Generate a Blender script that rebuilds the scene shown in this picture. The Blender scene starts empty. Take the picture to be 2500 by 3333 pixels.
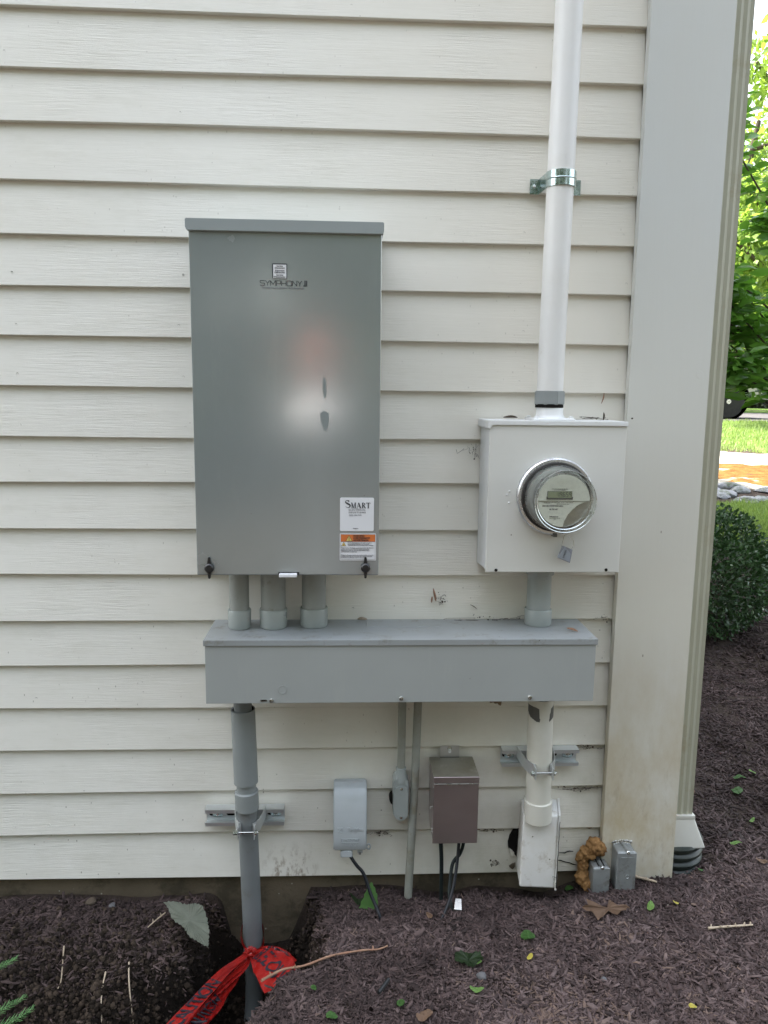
import bpy, bmesh, math, random
import numpy as np
from mathutils import Vector, Matrix
R = math.radians
rnd = random.Random(7)
rng = np.random.default_rng(11)
scene = bpy.context.scene
COL = scene.collection

# ------------------------------------------------------------------ camera
CAM_H, CAM_D = 1.28, 1.7347
cd = bpy.data.cameras.new('camera'); cam = bpy.data.objects.new('camera', cd); COL.objects.link(cam)
p_, w_, r_ = R(-8.65763), R(2.782), R(0.67755)
fw = Vector((math.sin(w_)*math.cos(p_), math.cos(w_)*math.cos(p_), math.sin(p_)))
rt = Vector((math.cos(w_), -math.sin(w_), 0)); up = rt.cross(fw)
rt2 = math.cos(r_)*rt + math.sin(r_)*up; up2 = -math.sin(r_)*rt + math.cos(r_)*up
cam.matrix_world = Matrix((( rt2.x, up2.x, -fw.x, 0), (rt2.y, up2.y, -fw.y, -CAM_D), (rt2.z, up2.z, -fw.z, CAM_H), (0, 0, 0, 1)))
cd.sensor_fit = 'VERTICAL'; cd.sensor_height = 36; cd.lens = 2494.9/3333*36
cd.clip_start = 0.05; cd.clip_end = 500
cd.dof.use_dof = False
scene.camera = cam

# ------------------------------------------------------------------ sky, sun, exposure
SUN_EL, SUN_AZ = 60.0, (-0.80, 0.60)          # the sun stands behind the house, to the left
w = bpy.data.worlds.new('World'); scene.world = w; w.use_nodes = True
nt = w.node_tree; bg = nt.nodes['Background']
sky = nt.nodes.new('ShaderNodeTexSky'); sky.sky_type = 'NISHITA'; sky.sun_disc = False
sky.sun_elevation = R(SUN_EL); sky.sun_rotation = math.atan2(SUN_AZ[0], SUN_AZ[1])
sky.air_density = 1.7; sky.dust_density = 4.0; sky.ozone_density = 0.6
hs = nt.nodes.new('ShaderNodeHueSaturation'); hs.inputs['Saturation'].default_value = 0.50
nt.links.new(sky.outputs[0], hs.inputs['Color']); nt.links.new(hs.outputs[0], bg.inputs['Color'])
bg.inputs['Strength'].default_value = 0.15
sd = bpy.data.lights.new('sun', 'SUN'); so = bpy.data.objects.new('sun', sd); COL.objects.link(so)
sd.energy = 4.2; sd.angle = R(0.55); sd.color = (1.0, 0.95, 0.86)
sv = Vector((SUN_AZ[0]*math.cos(R(SUN_EL)), SUN_AZ[1]*math.cos(R(SUN_EL)), math.sin(R(SUN_EL))))
so.rotation_euler = sv.to_track_quat('Z', 'Y').to_euler()
vs = scene.view_settings
vs.view_transform = 'Standard'; vs.look = 'None'; vs.gamma = 1.0; vs.exposure = 2.40
scene.cycles.max_bounces = 8; scene.cycles.transparent_max_bounces = 16

# ------------------------------------------------------------------ materials
def N(nt, t, **kw):
    n = nt.nodes.new(t)
    for k, v in kw.items(): setattr(n, k, v)
    return n
def mix(nt, fac, a, b, mode='MIX'):
    m = N(nt, 'ShaderNodeMix', data_type='RGBA', blend_type=mode)
    for s, v in ((m.inputs[0], fac), (m.inputs[6], a), (m.inputs[7], b)):
        if hasattr(v, 'links'): nt.links.new(v, s)
        elif isinstance(v, (int, float)): s.default_value = v
        else: s.default_value = (*v, 1)
    return m.outputs[2]
def ramp(nt, src, a, b, lo=0.0, hi=1.0):
    m = N(nt, 'ShaderNodeMapRange'); nt.links.new(src, m.inputs[0])
    m.inputs[1].default_value = a; m.inputs[2].default_value = b
    m.inputs[3].default_value = lo; m.inputs[4].default_value = hi
    return m.outputs[0]
def math2(nt, op, a, b):
    m = N(nt, 'ShaderNodeMath', operation=op)
    for i, v in enumerate((a, b)):
        if hasattr(v, 'links'): nt.links.new(v, m.inputs[i])
        else: m.inputs[i].default_value = v
    return m.outputs[0]
def coords(nt, scale=(1, 1, 1), world=True):
    if world: g = N(nt, 'ShaderNodeNewGeometry').outputs['Position']
    else: g = N(nt, 'ShaderNodeTexCoord').outputs['Object']
    m = N(nt, 'ShaderNodeMapping'); nt.links.new(g, m.inputs[0]); m.inputs['Scale'].default_value = scale
    return m.outputs[0]
def noise(nt, scale, detail=4, rough=0.55, stretch=(1, 1, 1), world=True):
    n = N(nt, 'ShaderNodeTexNoise'); n.inputs['Scale'].default_value = scale
    n.inputs['Detail'].default_value = detail; n.inputs['Roughness'].default_value = rough
    nt.links.new(coords(nt, stretch, world), n.inputs['Vector'])
    return n.outputs['Fac']
def bump(nt, bsdf, h, strength, dist):
    b = N(nt, 'ShaderNodeBump'); b.inputs['Strength'].default_value = strength; b.inputs['Distance'].default_value = dist
    nt.links.new(h, b.inputs['Height'])
    prev = bsdf.inputs['Normal'].links
    if prev: nt.links.new(prev[0].from_socket, b.inputs['Normal'])
    nt.links.new(b.outputs[0], bsdf.inputs['Normal'])
def base(name, col, rough=0.5, metal=0.0, spec=0.5):
    m = bpy.data.materials.new(name); m.use_nodes = True
    b = m.node_tree.nodes['Principled BSDF']
    b.inputs['Base Color'].default_value = (*col, 1); b.inputs['Roughness'].default_value = rough
    b.inputs['Metallic'].default_value = metal
    b.inputs['Specular IOR Level'].default_value = spec
    m.diffuse_color = (*col, 1)
    return m, m.node_tree, b
def specks(nt, scale, size, keep, stretch=(1, 1, 1)):
    """0/1 mask of small spots: voronoi cells, only a share of them kept"""
    v = N(nt, 'ShaderNodeTexVoronoi'); v.inputs['Scale'].default_value = scale
    nt.links.new(coords(nt, stretch), v.inputs['Vector'])
    near = ramp(nt, v.outputs['Distance'], size*1.25, size*0.75)
    sep = N(nt, 'ShaderNodeSeparateColor'); nt.links.new(v.outputs['Color'], sep.inputs[0])
    k = math2(nt, 'LESS_THAN', sep.outputs[0], keep)
    return math2(nt, 'MULTIPLY', near, k)
def weathered(name, col, col2, rough=0.5, metal=0.0, vscale=6, grain=None, dirt=None, speck=None, rvar=0.08, spec=0.5, amount=0.7):
    m, nt, b = base(name, col, rough, metal, spec)
    c = mix(nt, ramp(nt, noise(nt, vscale, 6, 0.6), 0.42, 0.68, 0, amount), col, col2)
    if dirt: c = mix(nt, ramp(nt, noise(nt, dirt[0], 8, 0.7), dirt[1], dirt[1]+0.12, 0, dirt[3]), c, dirt[2])
    if speck:
        for (sc, si, ke, cc) in speck: c = mix(nt, specks(nt, sc, si, ke), c, cc)
    nt.links.new(c, b.inputs['Base Color'])
    nt.links.new(ramp(nt, noise(nt, vscale*3, 5), 0.3, 0.7, rough-rvar, rough+rvar), b.inputs['Roughness'])
    if grain: bump(nt, b, noise(nt, grain[0], 6, 0.6, grain[3] if len(grain) > 3 else (1, 1, 1)), grain[1], grain[2])
    return m
def zpos(nt):
    g = N(nt, 'ShaderNodeNewGeometry'); s = N(nt, 'ShaderNodeSeparateXYZ'); nt.links.new(g.outputs['Position'], s.inputs[0])
    return s.outputs

M = {}
# painted wood siding
def make_siding():
    m, nt, b = base('siding_paint', (.72, .71, .67), .5)
    c = mix(nt, ramp(nt, noise(nt, 2.2, 5, .6), .4, .7, 0, .5), (.80, .782, .725), (.75, .725, .645))
    c = mix(nt, ramp(nt, noise(nt, 14, 6, .7, (.5, 1, 2)), .5, .75, 0, .35), c, (.60, .58, .50))
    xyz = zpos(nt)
    c = mix(nt, math2(nt, 'MULTIPLY', ramp(nt, xyz[0], -.25, .45), ramp(nt, noise(nt, 1.7, 4), .25, .6, .45, 1)), c, (.745, .71, .63))  # warm tint to the right: lawn bounce light mixed into the aged paint
    low = ramp(nt, xyz[2], .80, .10)
    right = ramp(nt, xyz[0], -.1, .6, .25, 1)
    mil = math2(nt, 'MULTIPLY', math2(nt, 'MULTIPLY', low, right), ramp(nt, noise(nt, 5, 7, .7), .35, .65))
    c = mix(nt, math2(nt, 'MULTIPLY', mil, .78), c, (.44, .42, .32))
    dx = math2(nt, 'ABSOLUTE', math2(nt, 'ADD', xyz[0], .135), 0)
    spl = math2(nt, 'MULTIPLY', math2(nt, 'MULTIPLY', ramp(nt, dx, .075, .03), ramp(nt, xyz[2], .20, .13)), ramp(nt, noise(nt, 34, 7, .7, (1.5, 1, .7)), .50, .60))
    c = mix(nt, math2(nt, 'MULTIPLY', spl, .7), c, (.22, .16, .10))
    s1 = specks(nt, 48, .085, .16); s2 = specks(nt, 100, .12, .16, (1, 1, .5))
    dens = math2(nt, 'ADD', ramp(nt, xyz[2], 1.2, .15, .35, 1.0), 0)
    gate = ramp(nt, noise(nt, 4, 4), .42, .56)
    sp = math2(nt, 'MULTIPLY', math2(nt, 'MAXIMUM', s1, s2), math2(nt, 'MULTIPLY', dens, gate))
    c = mix(nt, math2(nt, 'MULTIPLY', sp, .75), c, (.16, .13, .09))
    nt.links.new(c, b.inputs['Base Color'])
    g1 = noise(nt, 11, 8, .65, (.9, 1, 16)); g2 = noise(nt, 40, 6, .7, (.35, 1, 7)); 
    gate2 = ramp(nt, noise(nt, 3.1, 4), .42, .62, .10, 1)
    bump(nt, b, math2(nt, 'MULTIPLY', g2, gate2), .7, .0020)
    bump(nt, b, g1, .25, .0010)
    bump(nt, b, noise(nt, 2.5, 3, .5, (.5, 1, 1)), .4, .010)
    return m
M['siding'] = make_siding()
M['nail'] = weathered('nail_dimple', (.50, .49, .45), (.42, .40, .36), .6)
def make_trim():
    m, nt, b = base('trim_paint', (.6, .61, .6), .45)
    c = mix(nt, ramp(nt, noise(nt, 3, 5, .6, (1, 1, .4)), .4, .7, 0, .5), (.585, .60, .585), (.57, .565, .53))
    xyz = zpos(nt)
    mud = math2(nt, 'MULTIPLY', ramp(nt, xyz[2], .80, .25), ramp(nt, noise(nt, 7, 8, .7, (1, 1, .5)), .33, .58))
    c = mix(nt, ramp(nt, xyz[2], 1.7, .85, 0, .85), c, (.66, .63, .545))
    c = mix(nt, math2(nt, 'MULTIPLY', mud, 1.0), c, (.50, .425, .29))
    st = math2(nt, 'MULTIPLY', ramp(nt, xyz[2], .55, .1), ramp(nt, noise(nt, 38, 6, .7, (1.3, 1, .45)), .55, .72))
    c = mix(nt, math2(nt, 'MULTIPLY', st, .75), c, (.30, .23, .14))
    c = mix(nt, math2(nt, 'MULTIPLY', specks(nt, 40, .075, .10, (1, 1, .55)), .7), c, (.20, .16, .11))
    nt.links.new(c, b.inputs['Base Color'])
    bump(nt, b, noise(nt, 8, 6, .6, (4, 1, .3)), .25, .002)
    v = specks(nt, 14, .11, .22); bump(nt, b, v, .2, .0010)
    bump(nt, b, noise(nt, 3.2, 4), .35, .006)
    return m
M['trim'] = make_trim()
M['concrete'] = weathered('foundation_concrete', (.135, .108, .075), (.09, .072, .048), .9, vscale=7, grain=(60, .7, .004), dirt=(9, .5, (.05, .042, .028), .75), spec=.2, speck=[(60, .12, .1, (.33, .31, .25))])
M['roofing'] = weathered('roof_shingle', (.09, .085, .08), (.05, .05, .05), .9, grain=(80, .6, .004))
GREY, GREY2 = (.222, .250, .250), (.206, .232, .230)
def make_enamel(name, col, col2, rough, dirt=0.0, spec=.5):
    m, nt, b = base(name, col, rough, 0, spec)
    c = mix(nt, ramp(nt, noise(nt, 3.5, 5, .6), .4, .65, 0, .8), col, col2)
    if dirt:
        c = mix(nt, ramp(nt, noise(nt, 26, 8, .75), .54, .70, 0, dirt), c, (.17, .16, .12))
        c = mix(nt, math2(nt, 'MULTIPLY', specks(nt, 60, .09, .06), .8), c, (.07, .05, .03))
    c = mix(nt, ramp(nt, noise(nt, 9, 8, .75, (2.2, 1, .35)), .56, .74, 0, .35), c, (col[0]*1.18, col[1]*1.15, col[2]*1.1))
    c = mix(nt, math2(nt, 'MULTIPLY', specks(nt, 30, .035, .10), .6), c, (.12, .12, .11))
    nt.links.new(c, b.inputs['Base Color'])
    nt.links.new(ramp(nt, noise(nt, 6, 6), .3, .7, rough-.04, rough+.07), b.inputs['Roughness'])
    bump(nt, b, noise(nt, 2.6, 3, .4), .25, .006)
    bump(nt, b, noise(nt, 420, 3, .5), .06, .0006)
    return m
M['enamel'] = make_enamel('grey_enamel', GREY, GREY2, .21, 0, 1.0)
for nm_ in ('enamel',):
    b_ = M[nm_].node_tree.nodes['Principled BSDF']; b_.inputs['Coat Weight'].default_value = 1.0; b_.inputs['Coat Roughness'].default_value = .135; b_.inputs['Coat IOR'].default_value = 1.85
M['enamel_cap'] = make_enamel('grey_enamel_cap', (.30, .33, .335), (.28, .31, .31), .34)
M['trough'] = make_enamel('grey_enamel_trough', (.345, .362, .352), (.325, .34, .33), .36)
M['trough_top'] = make_enamel('dusty_enamel_top', (.31, .33, .34), (.26, .27, .265), .36, .85)
M['pvc'] = weathered('grey_pvc', (.30, .315, .30), (.25, .255, .235), .42, vscale=9, dirt=(22, .56, (.15, .14, .10), .5), rvar=.06, grain=(150, .1, .0006))
M['pvc_fit'] = weathered('grey_pvc_fitting', (.33, .36, .35), (.29, .315, .305), .32, vscale=9, rvar=.06, dirt=(30, .62, (.16, .15, .12), .4))
M['pvc_new'] = weathered('new_grey_pvc', (.25, .27, .27), (.22, .24, .235), .48, vscale=7, rvar=.05, grain=(90, .12, .0008))
M['pvc_dark'] = weathered('dark_grey_pvc', (.165, .18, .185), (.14, .15, .15), .5, vscale=9, rvar=.05, dirt=(18, .58, (.10, .085, .06), .4))
M['pvc_thin'] = weathered('weathered_pvc', (.29, .30, .27), (.22, .215, .17), .5, vscale=12, dirt=(18, .5, (.19, .17, .11), .6), grain=(80, .2, .001))
M['white_paint'] = weathered('painted_white', (.76, .755, .745), (.69, .675, .64), .42, vscale=4, dirt=(20, .62, (.42, .38, .30), .4), speck=[(50, .07, .07, (.2, .17, .12))], grain=(30, .12, .0015))
M['meter_paint'] = weathered('meter_box_paint', (.66, .655, .62), (.60, .59, .545), .38, vscale=3, speck=[(34, .05, .05, (.25, .21, .16))], grain=(25, .1, .002, (.5, 1, 3)))
M['edge_paint'] = weathered('chipped_white_paint', (.72, .73, .74), (.62, .61, .57), .4, vscale=10, dirt=(40, .63, (.20, .17, .13), .8), grain=(60, .3, .001))
M['cream_pipe'] = weathered('cream_painted_pvc', (.60, .585, .52), (.53, .51, .43), .45, vscale=8, dirt=(14, .56, (.44, .40, .30), .5), speck=[(60, .06, .06, (.25, .2, .14))])
M['white_box'] = weathered('stained_white_box', (.70, .69, .66), (.58, .55, .47), .42, vscale=9, dirt=(26, .53, (.40, .35, .27), .6), speck=[(75, .13, .16, (.14, .11, .08)), (42, .11, .12, (.22, .18, .12))], grain=(35, .25, .0015, (1, 1, .5)))
M['bare_patch'] = weathered('bare_grey_patch', (.085, .085, .08), (.12, .11, .09), .6)
M['zinc'] = weathered('bright_zinc', (.50, .60, .60), (.38, .47, .46), .24, 1.0, vscale=30, rvar=.10, grain=(200, .15, .0005))
M['galv'] = weathered('galvanised_steel', (.74, .77, .77), (.62, .64, .64), .28, .9, vscale=25, rvar=.10, dirt=(30, .66, (.3, .29, .26), .4))
M['strut'] = weathered('plated_strut_steel', (.66, .69, .69), (.58, .60, .60), .36, .72, vscale=10, rvar=.05)
M['stainless'] = weathered('brushed_stainless', (.50, .44, .43), (.45, .40, .385), .34, .93, vscale=8, rvar=.05, grain=(14, .15, .0008, (1, 1, 30)))
M['stainless_top'] = weathered('stained_stainless', (.42, .40, .34), (.32, .30, .23), .48, .8, vscale=18, rvar=.1, dirt=(34, .56, (.55, .53, .48), .8))
M['screw'] = weathered('screw_steel', (.62, .64, .62), (.45, .45, .42), .22, 1.0, vscale=60)
M['black'] = weathered('black_plastic', (.012, .013, .014), (.02, .02, .02), .35)
M['rubber'] = weathered('black_rubber', (.02, .018, .017), (.035, .03, .027), .6)
M['void'] = weathered('dark_cavity', (.012, .011, .010), (.02, .018, .016), .95, spec=.1)
M['cable'] = weathered('black_cable_jacket', (.010, .015, .015), (.018, .022, .02), .5, dirt=(30, .64, (.05, .045, .035), .4), spec=.25)
M['blue_cable'] = weathered('glossy_black_cord', (.008, .009, .012), (.014, .014, .018), .35, spec=.3)
M['label_white'] = weathered('label_vinyl', (.74, .745, .77), (.71, .71, .73), .32, vscale=5)
M['label_black'] = weathered('label_ink', (.02, .02, .03), (.03, .03, .04), .4)
M['label_fine'] = weathered('fine_print_ink', (.13, .13, .16), (.16, .16, .19), .4)
M['label_orange'] = weathered('label_orange', (.62, .17, .045), (.58, .155, .04), .35)
M['label_yellow'] = weathered('label_yellow', (.70, .52, .16), (.66, .5, .15), .35)
M['outlet'] = weathered('outlet_cover_plastic', (.41, .44, .455), (.37, .40, .41), .36, vscale=14, dirt=(25, .62, (.2, .2, .17), .4), grain=(120, .15, .0006))
M['cast'] = weathered('cast_aluminium', (.34, .36, .36), (.26, .27, .265), .48, .55, vscale=18, dirt=(24, .52, (.16, .14, .11), .6), grain=(70, .35, .0015))
M['foam'] = weathered('aged_spray_foam', (.30, .165, .065), (.17, .085, .032), .85, vscale=18, grain=(60, .8, .006), dirt=(26, .56, (.10, .05, .02), .7), spec=.2)
M['face'] = weathered('meter_face', (.66, .66, .60), (.63, .63, .57), .4)
M['face_low'] = weathered('meter_face_window', (.45, .46, .36), (.34, .36, .28), .3, vscale=30)
M['lcd'] = weathered('lcd_panel', (.27, .30, .20), (.25, .28, .185), .25)
M['ink'] = weathered('meter_print', (.06, .06, .06), (.08, .08, .08), .5)
M['inner'] = weathered('meter_inner_can', (.36, .37, .36), (.18, .18, .18), .30, .8, vscale=10)
M['downspout'] = weathered('downspout_aluminium', (.44, .435, .345), (.40, .39, .30), .42, vscale=5, dirt=(8, .56, (.34, .29, .19), .6), speck=[(30, .05, .05, (.2, .17, .12))])
M['adapter'] = weathered('downspout_adapter', (.58, .57, .52), (.50, .48, .42), .42, dirt=(22, .58, (.36, .32, .25), .5))
M['corrugated'] = weathered('corrugated_black_pipe', (.018, .026, .022), (.05, .05, .04), .42, vscale=30)
M['bark'] = weathered('bark', (.085, .066, .05), (.05, .04, .03), .9, vscale=14, grain=(40, .8, .01), spec=.2)
M['twig'] = weathered('peeled_twig', (.26, .135, .085), (.34, .22, .14), .6, vscale=40)
M['pebble'] = weathered('mulch_pebble', (.11, .108, .112), (.06, .058, .06), .8, vscale=40, grain=(120, .6, .002))
M['rock'] = weathered('grey_rock', (.22, .225, .245), (.13, .14, .15), .85, vscale=6, grain=(20, .8, .02), dirt=(9, .50, (.05, .07, .03), .85))
M['tyre'] = weathered('tyre_rubber', (.02, .02, .022), (.035, .034, .033), .7)
M['car_paint'] = weathered('pale_car_paint', (.50, .50, .46), (.46, .46, .42), .28)
M['glass_dark'] = weathered('dark_car_glass', (.02, .025, .03), (.03, .035, .04), .08)
M['tin'] = weathered('foil_scrap', (.75, .75, .73), (.5, .5, .48), .25, .6)
def make_glass():
    m = bpy.data.materials.new('clear_cover'); m.use_nodes = True; nt = m.node_tree
    for n in list(nt.nodes):
        if n.type == 'BSDF_PRINCIPLED': nt.nodes.remove(n)
    out = nt.nodes['Material Output']
    t = N(nt, 'ShaderNodeBsdfTransparent'); t.inputs[0].default_value = (.93, .95, .92, 1)
    g = N(nt, 'ShaderNodeBsdfGlossy'); g.inputs['Roughness'].default_value = .09
    d = N(nt, 'ShaderNodeBsdfDiffuse'); d.inputs[0].default_value = (.5, .52, .5, 1)
    f = N(nt, 'ShaderNodeLayerWeight'); f.inputs[0].default_value = .28
    a = N(nt, 'ShaderNodeMixShader'); b = N(nt, 'ShaderNodeMixShader')
    nt.links.new(ramp(nt, f.outputs['Facing'], 0, 1, .04, .42), a.inputs[0]); nt.links.new(t.outputs[0], a.inputs[1]); nt.links.new(g.outputs[0], a.inputs[2])
    nt.links.new(ramp(nt, noise(nt, 60, 6, .7), .45, .8, .02, .22), b.inputs[0]); nt.links.new(a.outputs[0], b.inputs[1]); nt.links.new(d.outputs[0], b.inputs[2])
    nt.links.new(b.outputs[0], out.inputs[0])
    return m
M['glass'] = make_glass()
def make_leaf(name, c1, c2, rough=.45, trans=.35, attr=True, vein=0):
    m = bpy.data.materials.new(name); m.use_nodes = True; nt = m.node_tree
    b = nt.nodes['Principled BSDF']; out = nt.nodes['Material Output']
    b.inputs['Roughness'].default_value = rough
    if attr:
        a = N(nt, 'ShaderNodeAttribute'); a.attribute_name = 'tone'; f = a.outputs['Fac']
    else: f = ramp(nt, noise(nt, 18, 5), .3, .7)
    c = mix(nt, f, c1, c2)
    nt.links.new(c, b.inputs['Base Color'])
    t = N(nt, 'ShaderNodeBsdfTranslucent'); nt.links.new(mix(nt, .5, c, (c2[0]*1.3, c2[1]*1.5, c2[2]*.6)), t.inputs[0])
    ms = N(nt, 'ShaderNodeMixShader'); ms.inputs[0].default_value = trans
    nt.links.new(b.outputs[0], ms.inputs[1]); nt.links.new(t.outputs[0], ms.inputs[2]); nt.links.new(ms.outputs[0], out.inputs[0])
    m.diffuse_color = (*c1, 1)
    return m
M['leaf_shrub'] = make_leaf('shrub_leaf', (.055, .14, .022), (.14, .30, .05), .35, .40)
M['leaf_box'] = make_leaf('boxwood_leaf', (.016, .045, .014), (.062, .125, .045), .32, .12)
M['leaf_tree'] = make_leaf('tree_leaf', (.12, .20, .035), (.26, .36, .08), .5, .45)
M['leaf_dark'] = make_leaf('woodland_leaf', (.045, .065, .025), (.085, .115, .045), .5, .3)
M['grass'] = make_leaf('grass_blade', (.15, .23, .065), (.30, .38, .13), .6, .3)
M['leaf_green'] = make_leaf('fallen_green_leaf', (.075, .17, .045), (.11, .23, .07), .45, .2, False)
M['leaf_lime'] = make_leaf('fallen_lime_leaf', (.20, .36, .10), (.30, .46, .16), .45, .25, False)
M['leaf_yellow'] = make_leaf('fallen_yellow_leaf', (.60, .52, .08), (.68, .60, .16), .45, .2, False)
M['leaf_grey'] = make_leaf('leaf_underside', (.19, .21, .165), (.27, .29, .235), .75, .05, False)
M['leaf_brown'] = make_leaf('dead_oak_leaf', (.20, .125, .08), (.28, .18, .12), .7, .08, False)
M['leaf_deep'] = make_leaf('dark_fallen_leaf', (.022, .045, .015), (.035, .065, .022), .5, .1, False)  # deep green colour of the darkest fallen leaves
M['conifer'] = make_leaf('conifer_spray', (.06, .16, .05), (.12, .27, .09), .5, .25)
def make_soil():
    m, nt, b = base('soil', (.05, .038, .030), .95, 0, .2)
    c = mix(nt, ramp(nt, noise(nt, 16, 8, .7), .35, .65), (.040, .028, .022), (.075, .056, .046))
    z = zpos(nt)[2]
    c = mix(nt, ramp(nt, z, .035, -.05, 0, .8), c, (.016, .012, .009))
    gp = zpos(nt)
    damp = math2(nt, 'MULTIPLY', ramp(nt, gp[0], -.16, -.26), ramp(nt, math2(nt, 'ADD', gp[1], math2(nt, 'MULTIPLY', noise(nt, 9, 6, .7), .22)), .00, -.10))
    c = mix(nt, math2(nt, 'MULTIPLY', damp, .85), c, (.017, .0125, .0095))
    c = mix(nt, math2(nt, 'MULTIPLY', specks(nt, 95, .13, .05), .8), c, (.35, .33, .28))
    nt.links.new(c, b.inputs['Base Color'])
    bump(nt, b, noise(nt, 55, 8, .75), 1.0, .02)
    return m
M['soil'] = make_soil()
def make_chips():
    m, nt, b = base('mulch_chips', (.07, .05, .045), .85, 0, .25)
    a = N(nt, 'ShaderNodeAttribute'); a.attribute_name = 'tone'
    cr = N(nt, 'ShaderNodeValToRGB'); nt.links.new(a.outputs['Fac'], cr.inputs[0])
    e = cr.color_ramp.elements; e[0].position = 0; e[0].color = (.013, .0085, .008, 1); e[1].position = .44; e[1].color = (.094, .064, .061, 1)
    for p, c in ((.76, (.175, .128, .122)), (.92, (.20, .135, .10)), (.965, (.26, .19, .13)), (.99, (.5, .46, .38))):
        q = e.new(p); q.color = (*c, 1)
    nt.links.new(mix(nt, ramp(nt, noise(nt, 90, 5), .3, .7, 0, .5), cr.outputs[0], (.04, .03, .027)), b.inputs['Base Color'])
    bump(nt, b, noise(nt, 160, 4), .5, .002)
    return m
M['chips'] = make_chips()
def make_crumbs():
    m, nt, b = base('soil_crumbs', (.03, .02, .015), .95, 0, .15)
    a = N(nt, 'ShaderNodeAttribute'); a.attribute_name = 'tone'
    nt.links.new(mix(nt, a.outputs['Fac'], (.013, .0095, .007), (.060, .044, .033)), b.inputs['Base Color']); return m
M['crumbs'] = make_crumbs()
M['woodfloor'] = weathered('leaf_strewn_ground', (.040, .034, .026), (.065, .050, .036), .95, vscale=3, grain=(30, .6, .02), spec=.1)
def make_tape():
    m, nt, b = base('red_tape', (.55, .02, .015), .28)
    nt.links.new(mix(nt, ramp(nt, noise(nt, 20, 4), .3, .7), (.36, .014, .010), (.24, .008, .007)), b.inputs['Base Color'])
    bump(nt, b, noise(nt, 45, 5, .6, (1, 1, 1)), .7, .004)
    return m
M['tape'] = make_tape()
M['lawn'] = weathered('lawn_ground', (.09, .15, .035), (.16, .25, .06), .95, vscale=2.5, grain=(40, .8, .03), spec=.1)
M['gravel'] = weathered('pale_gravel', (.46, .44, .39), (.36, .34, .29), .9, vscale=5, grain=(60, .8, .02), spec=.1)
def make_litter():
    m, nt, b = base('sunlit_litter', (.3, .15, .05), .9, 0, .1)
    c = mix(nt, ramp(nt, noise(nt, 9, 6), .35, .65), (.115, .045, .012), (.18, .095, .026))
    c = mix(nt, ramp(nt, noise(nt, 1.6, 5, .6, (1, 1.4, 1)), .56, .61), c, (.34, .32, .28))
    nt.links.new(c, b.inputs['Base Color']); bump(nt, b, noise(nt, 30, 6), .9, .03)
    return m
M['litter'] = make_litter()
M['asphalt'] = weathered('asphalt', (.075, .07, .072), (.055, .052, .053), .9, vscale=3, grain=(120, .5, .006), spec=.2)
M['gasket'] = M['rubber']

# ------------------------------------------------------------------ builders
def link(o, parent=None):
    COL.objects.link(o)
    if parent is not None: o.parent = parent
    return o
def wloc(o):
    v = Vector((0, 0, 0))
    while o is not None: v += o.location; o = o.parent
    return v
def tag(o, label=None, cat=None, group=None, kind=None):
    if label: o['label'] = label
    if cat: o['category'] = cat
    if group: o['group'] = group
    if kind: o['kind'] = kind
    return o
def thing(name, loc, label, cat, group=None, kind=None):
    o = bpy.data.objects.new(name, None); o.location = loc; o.empty_display_size = .05; COL.objects.link(o)
    return tag(o, label, cat, group, kind)
def obj(name, bm, mats, parent=None, smooth=False, label=None):
    """bm in world coordinates -> one mesh object below parent; its origin stays at the parent's"""
    if not isinstance(mats, (list, tuple)): mats = [mats]
    me = bpy.data.meshes.new(name)
    if isinstance(bm, bpy.types.Mesh): me = bm; me.name = name
    else: bm.to_mesh(me); bm.free()
    off = wloc(parent) if parent is not None else None
    if off is not None: me.transform(Matrix.Translation(-off))
    o = bpy.data.objects.new(name, me)
    idx = [p.material_index for p in me.polygons]
    me.materials.clear()
    for m in mats: me.materials.append(m)
    for p, i in zip(me.polygons, idx): p.material_index = min(i, len(mats)-1)
    link(o, parent)
    if smooth:
        for p in me.polygons: p.use_smooth = True
        try: me.set_sharp_from_angle(angle=R(38))
        except Exception: pass
    if parent is None:      # put the origin on the thing
        co = np.array([v.co[:] for v in me.vertices]); c = co.mean(0); c[2] = co[:, 2].min()
        me.transform(Matrix.Translation(-Vector(c))); o.location = c
    if label: o['label'] = label
    return o
def B(): return bmesh.new()
def faces_mat(bm, n0, mi):
    if mi:
        bm.faces.ensure_lookup_table()
        for f in bm.faces[n0:]: f.material_index = mi
def box(bm, x0, x1, y0, y1, z0, z1, bev=0.0, mi=0, seg=2):
    return hexa(bm, [(x0, y0, z0), (x1, y0, z0), (x1, y1, z0), (x0, y1, z0), (x0, y0, z1), (x1, y0, z1), (x1, y1, z1), (x0, y1, z1)], bev, mi, seg)
def hexa(bm, P, bev=0.0, mi=0, seg=2):
    t = bmesh.new(); v = [t.verts.new(p) for p in P]
    for f in ((0, 1, 5, 4), (1, 2, 6, 5), (2, 3, 7, 6), (3, 0, 4, 7), (4, 5, 6, 7), (3, 2, 1, 0)): t.faces.new([v[i] for i in f])
    if bev > 0: bmesh.ops.bevel(t, geom=t.edges[:], offset=bev, segments=seg, affect='EDGES', profile=.6)
    merge(bm, t, mi); return bm
def merge(bm, t, mi=0, mat=None):
    if mat is not None: bmesh.ops.transform(t, matrix=mat, verts=t.verts)
    for f in t.faces: f.material_index = mi
    me = bpy.data.meshes.new('tmp'); t.to_mesh(me); t.free(); bm.from_mesh(me); bpy.data.meshes.remove(me)
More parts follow.
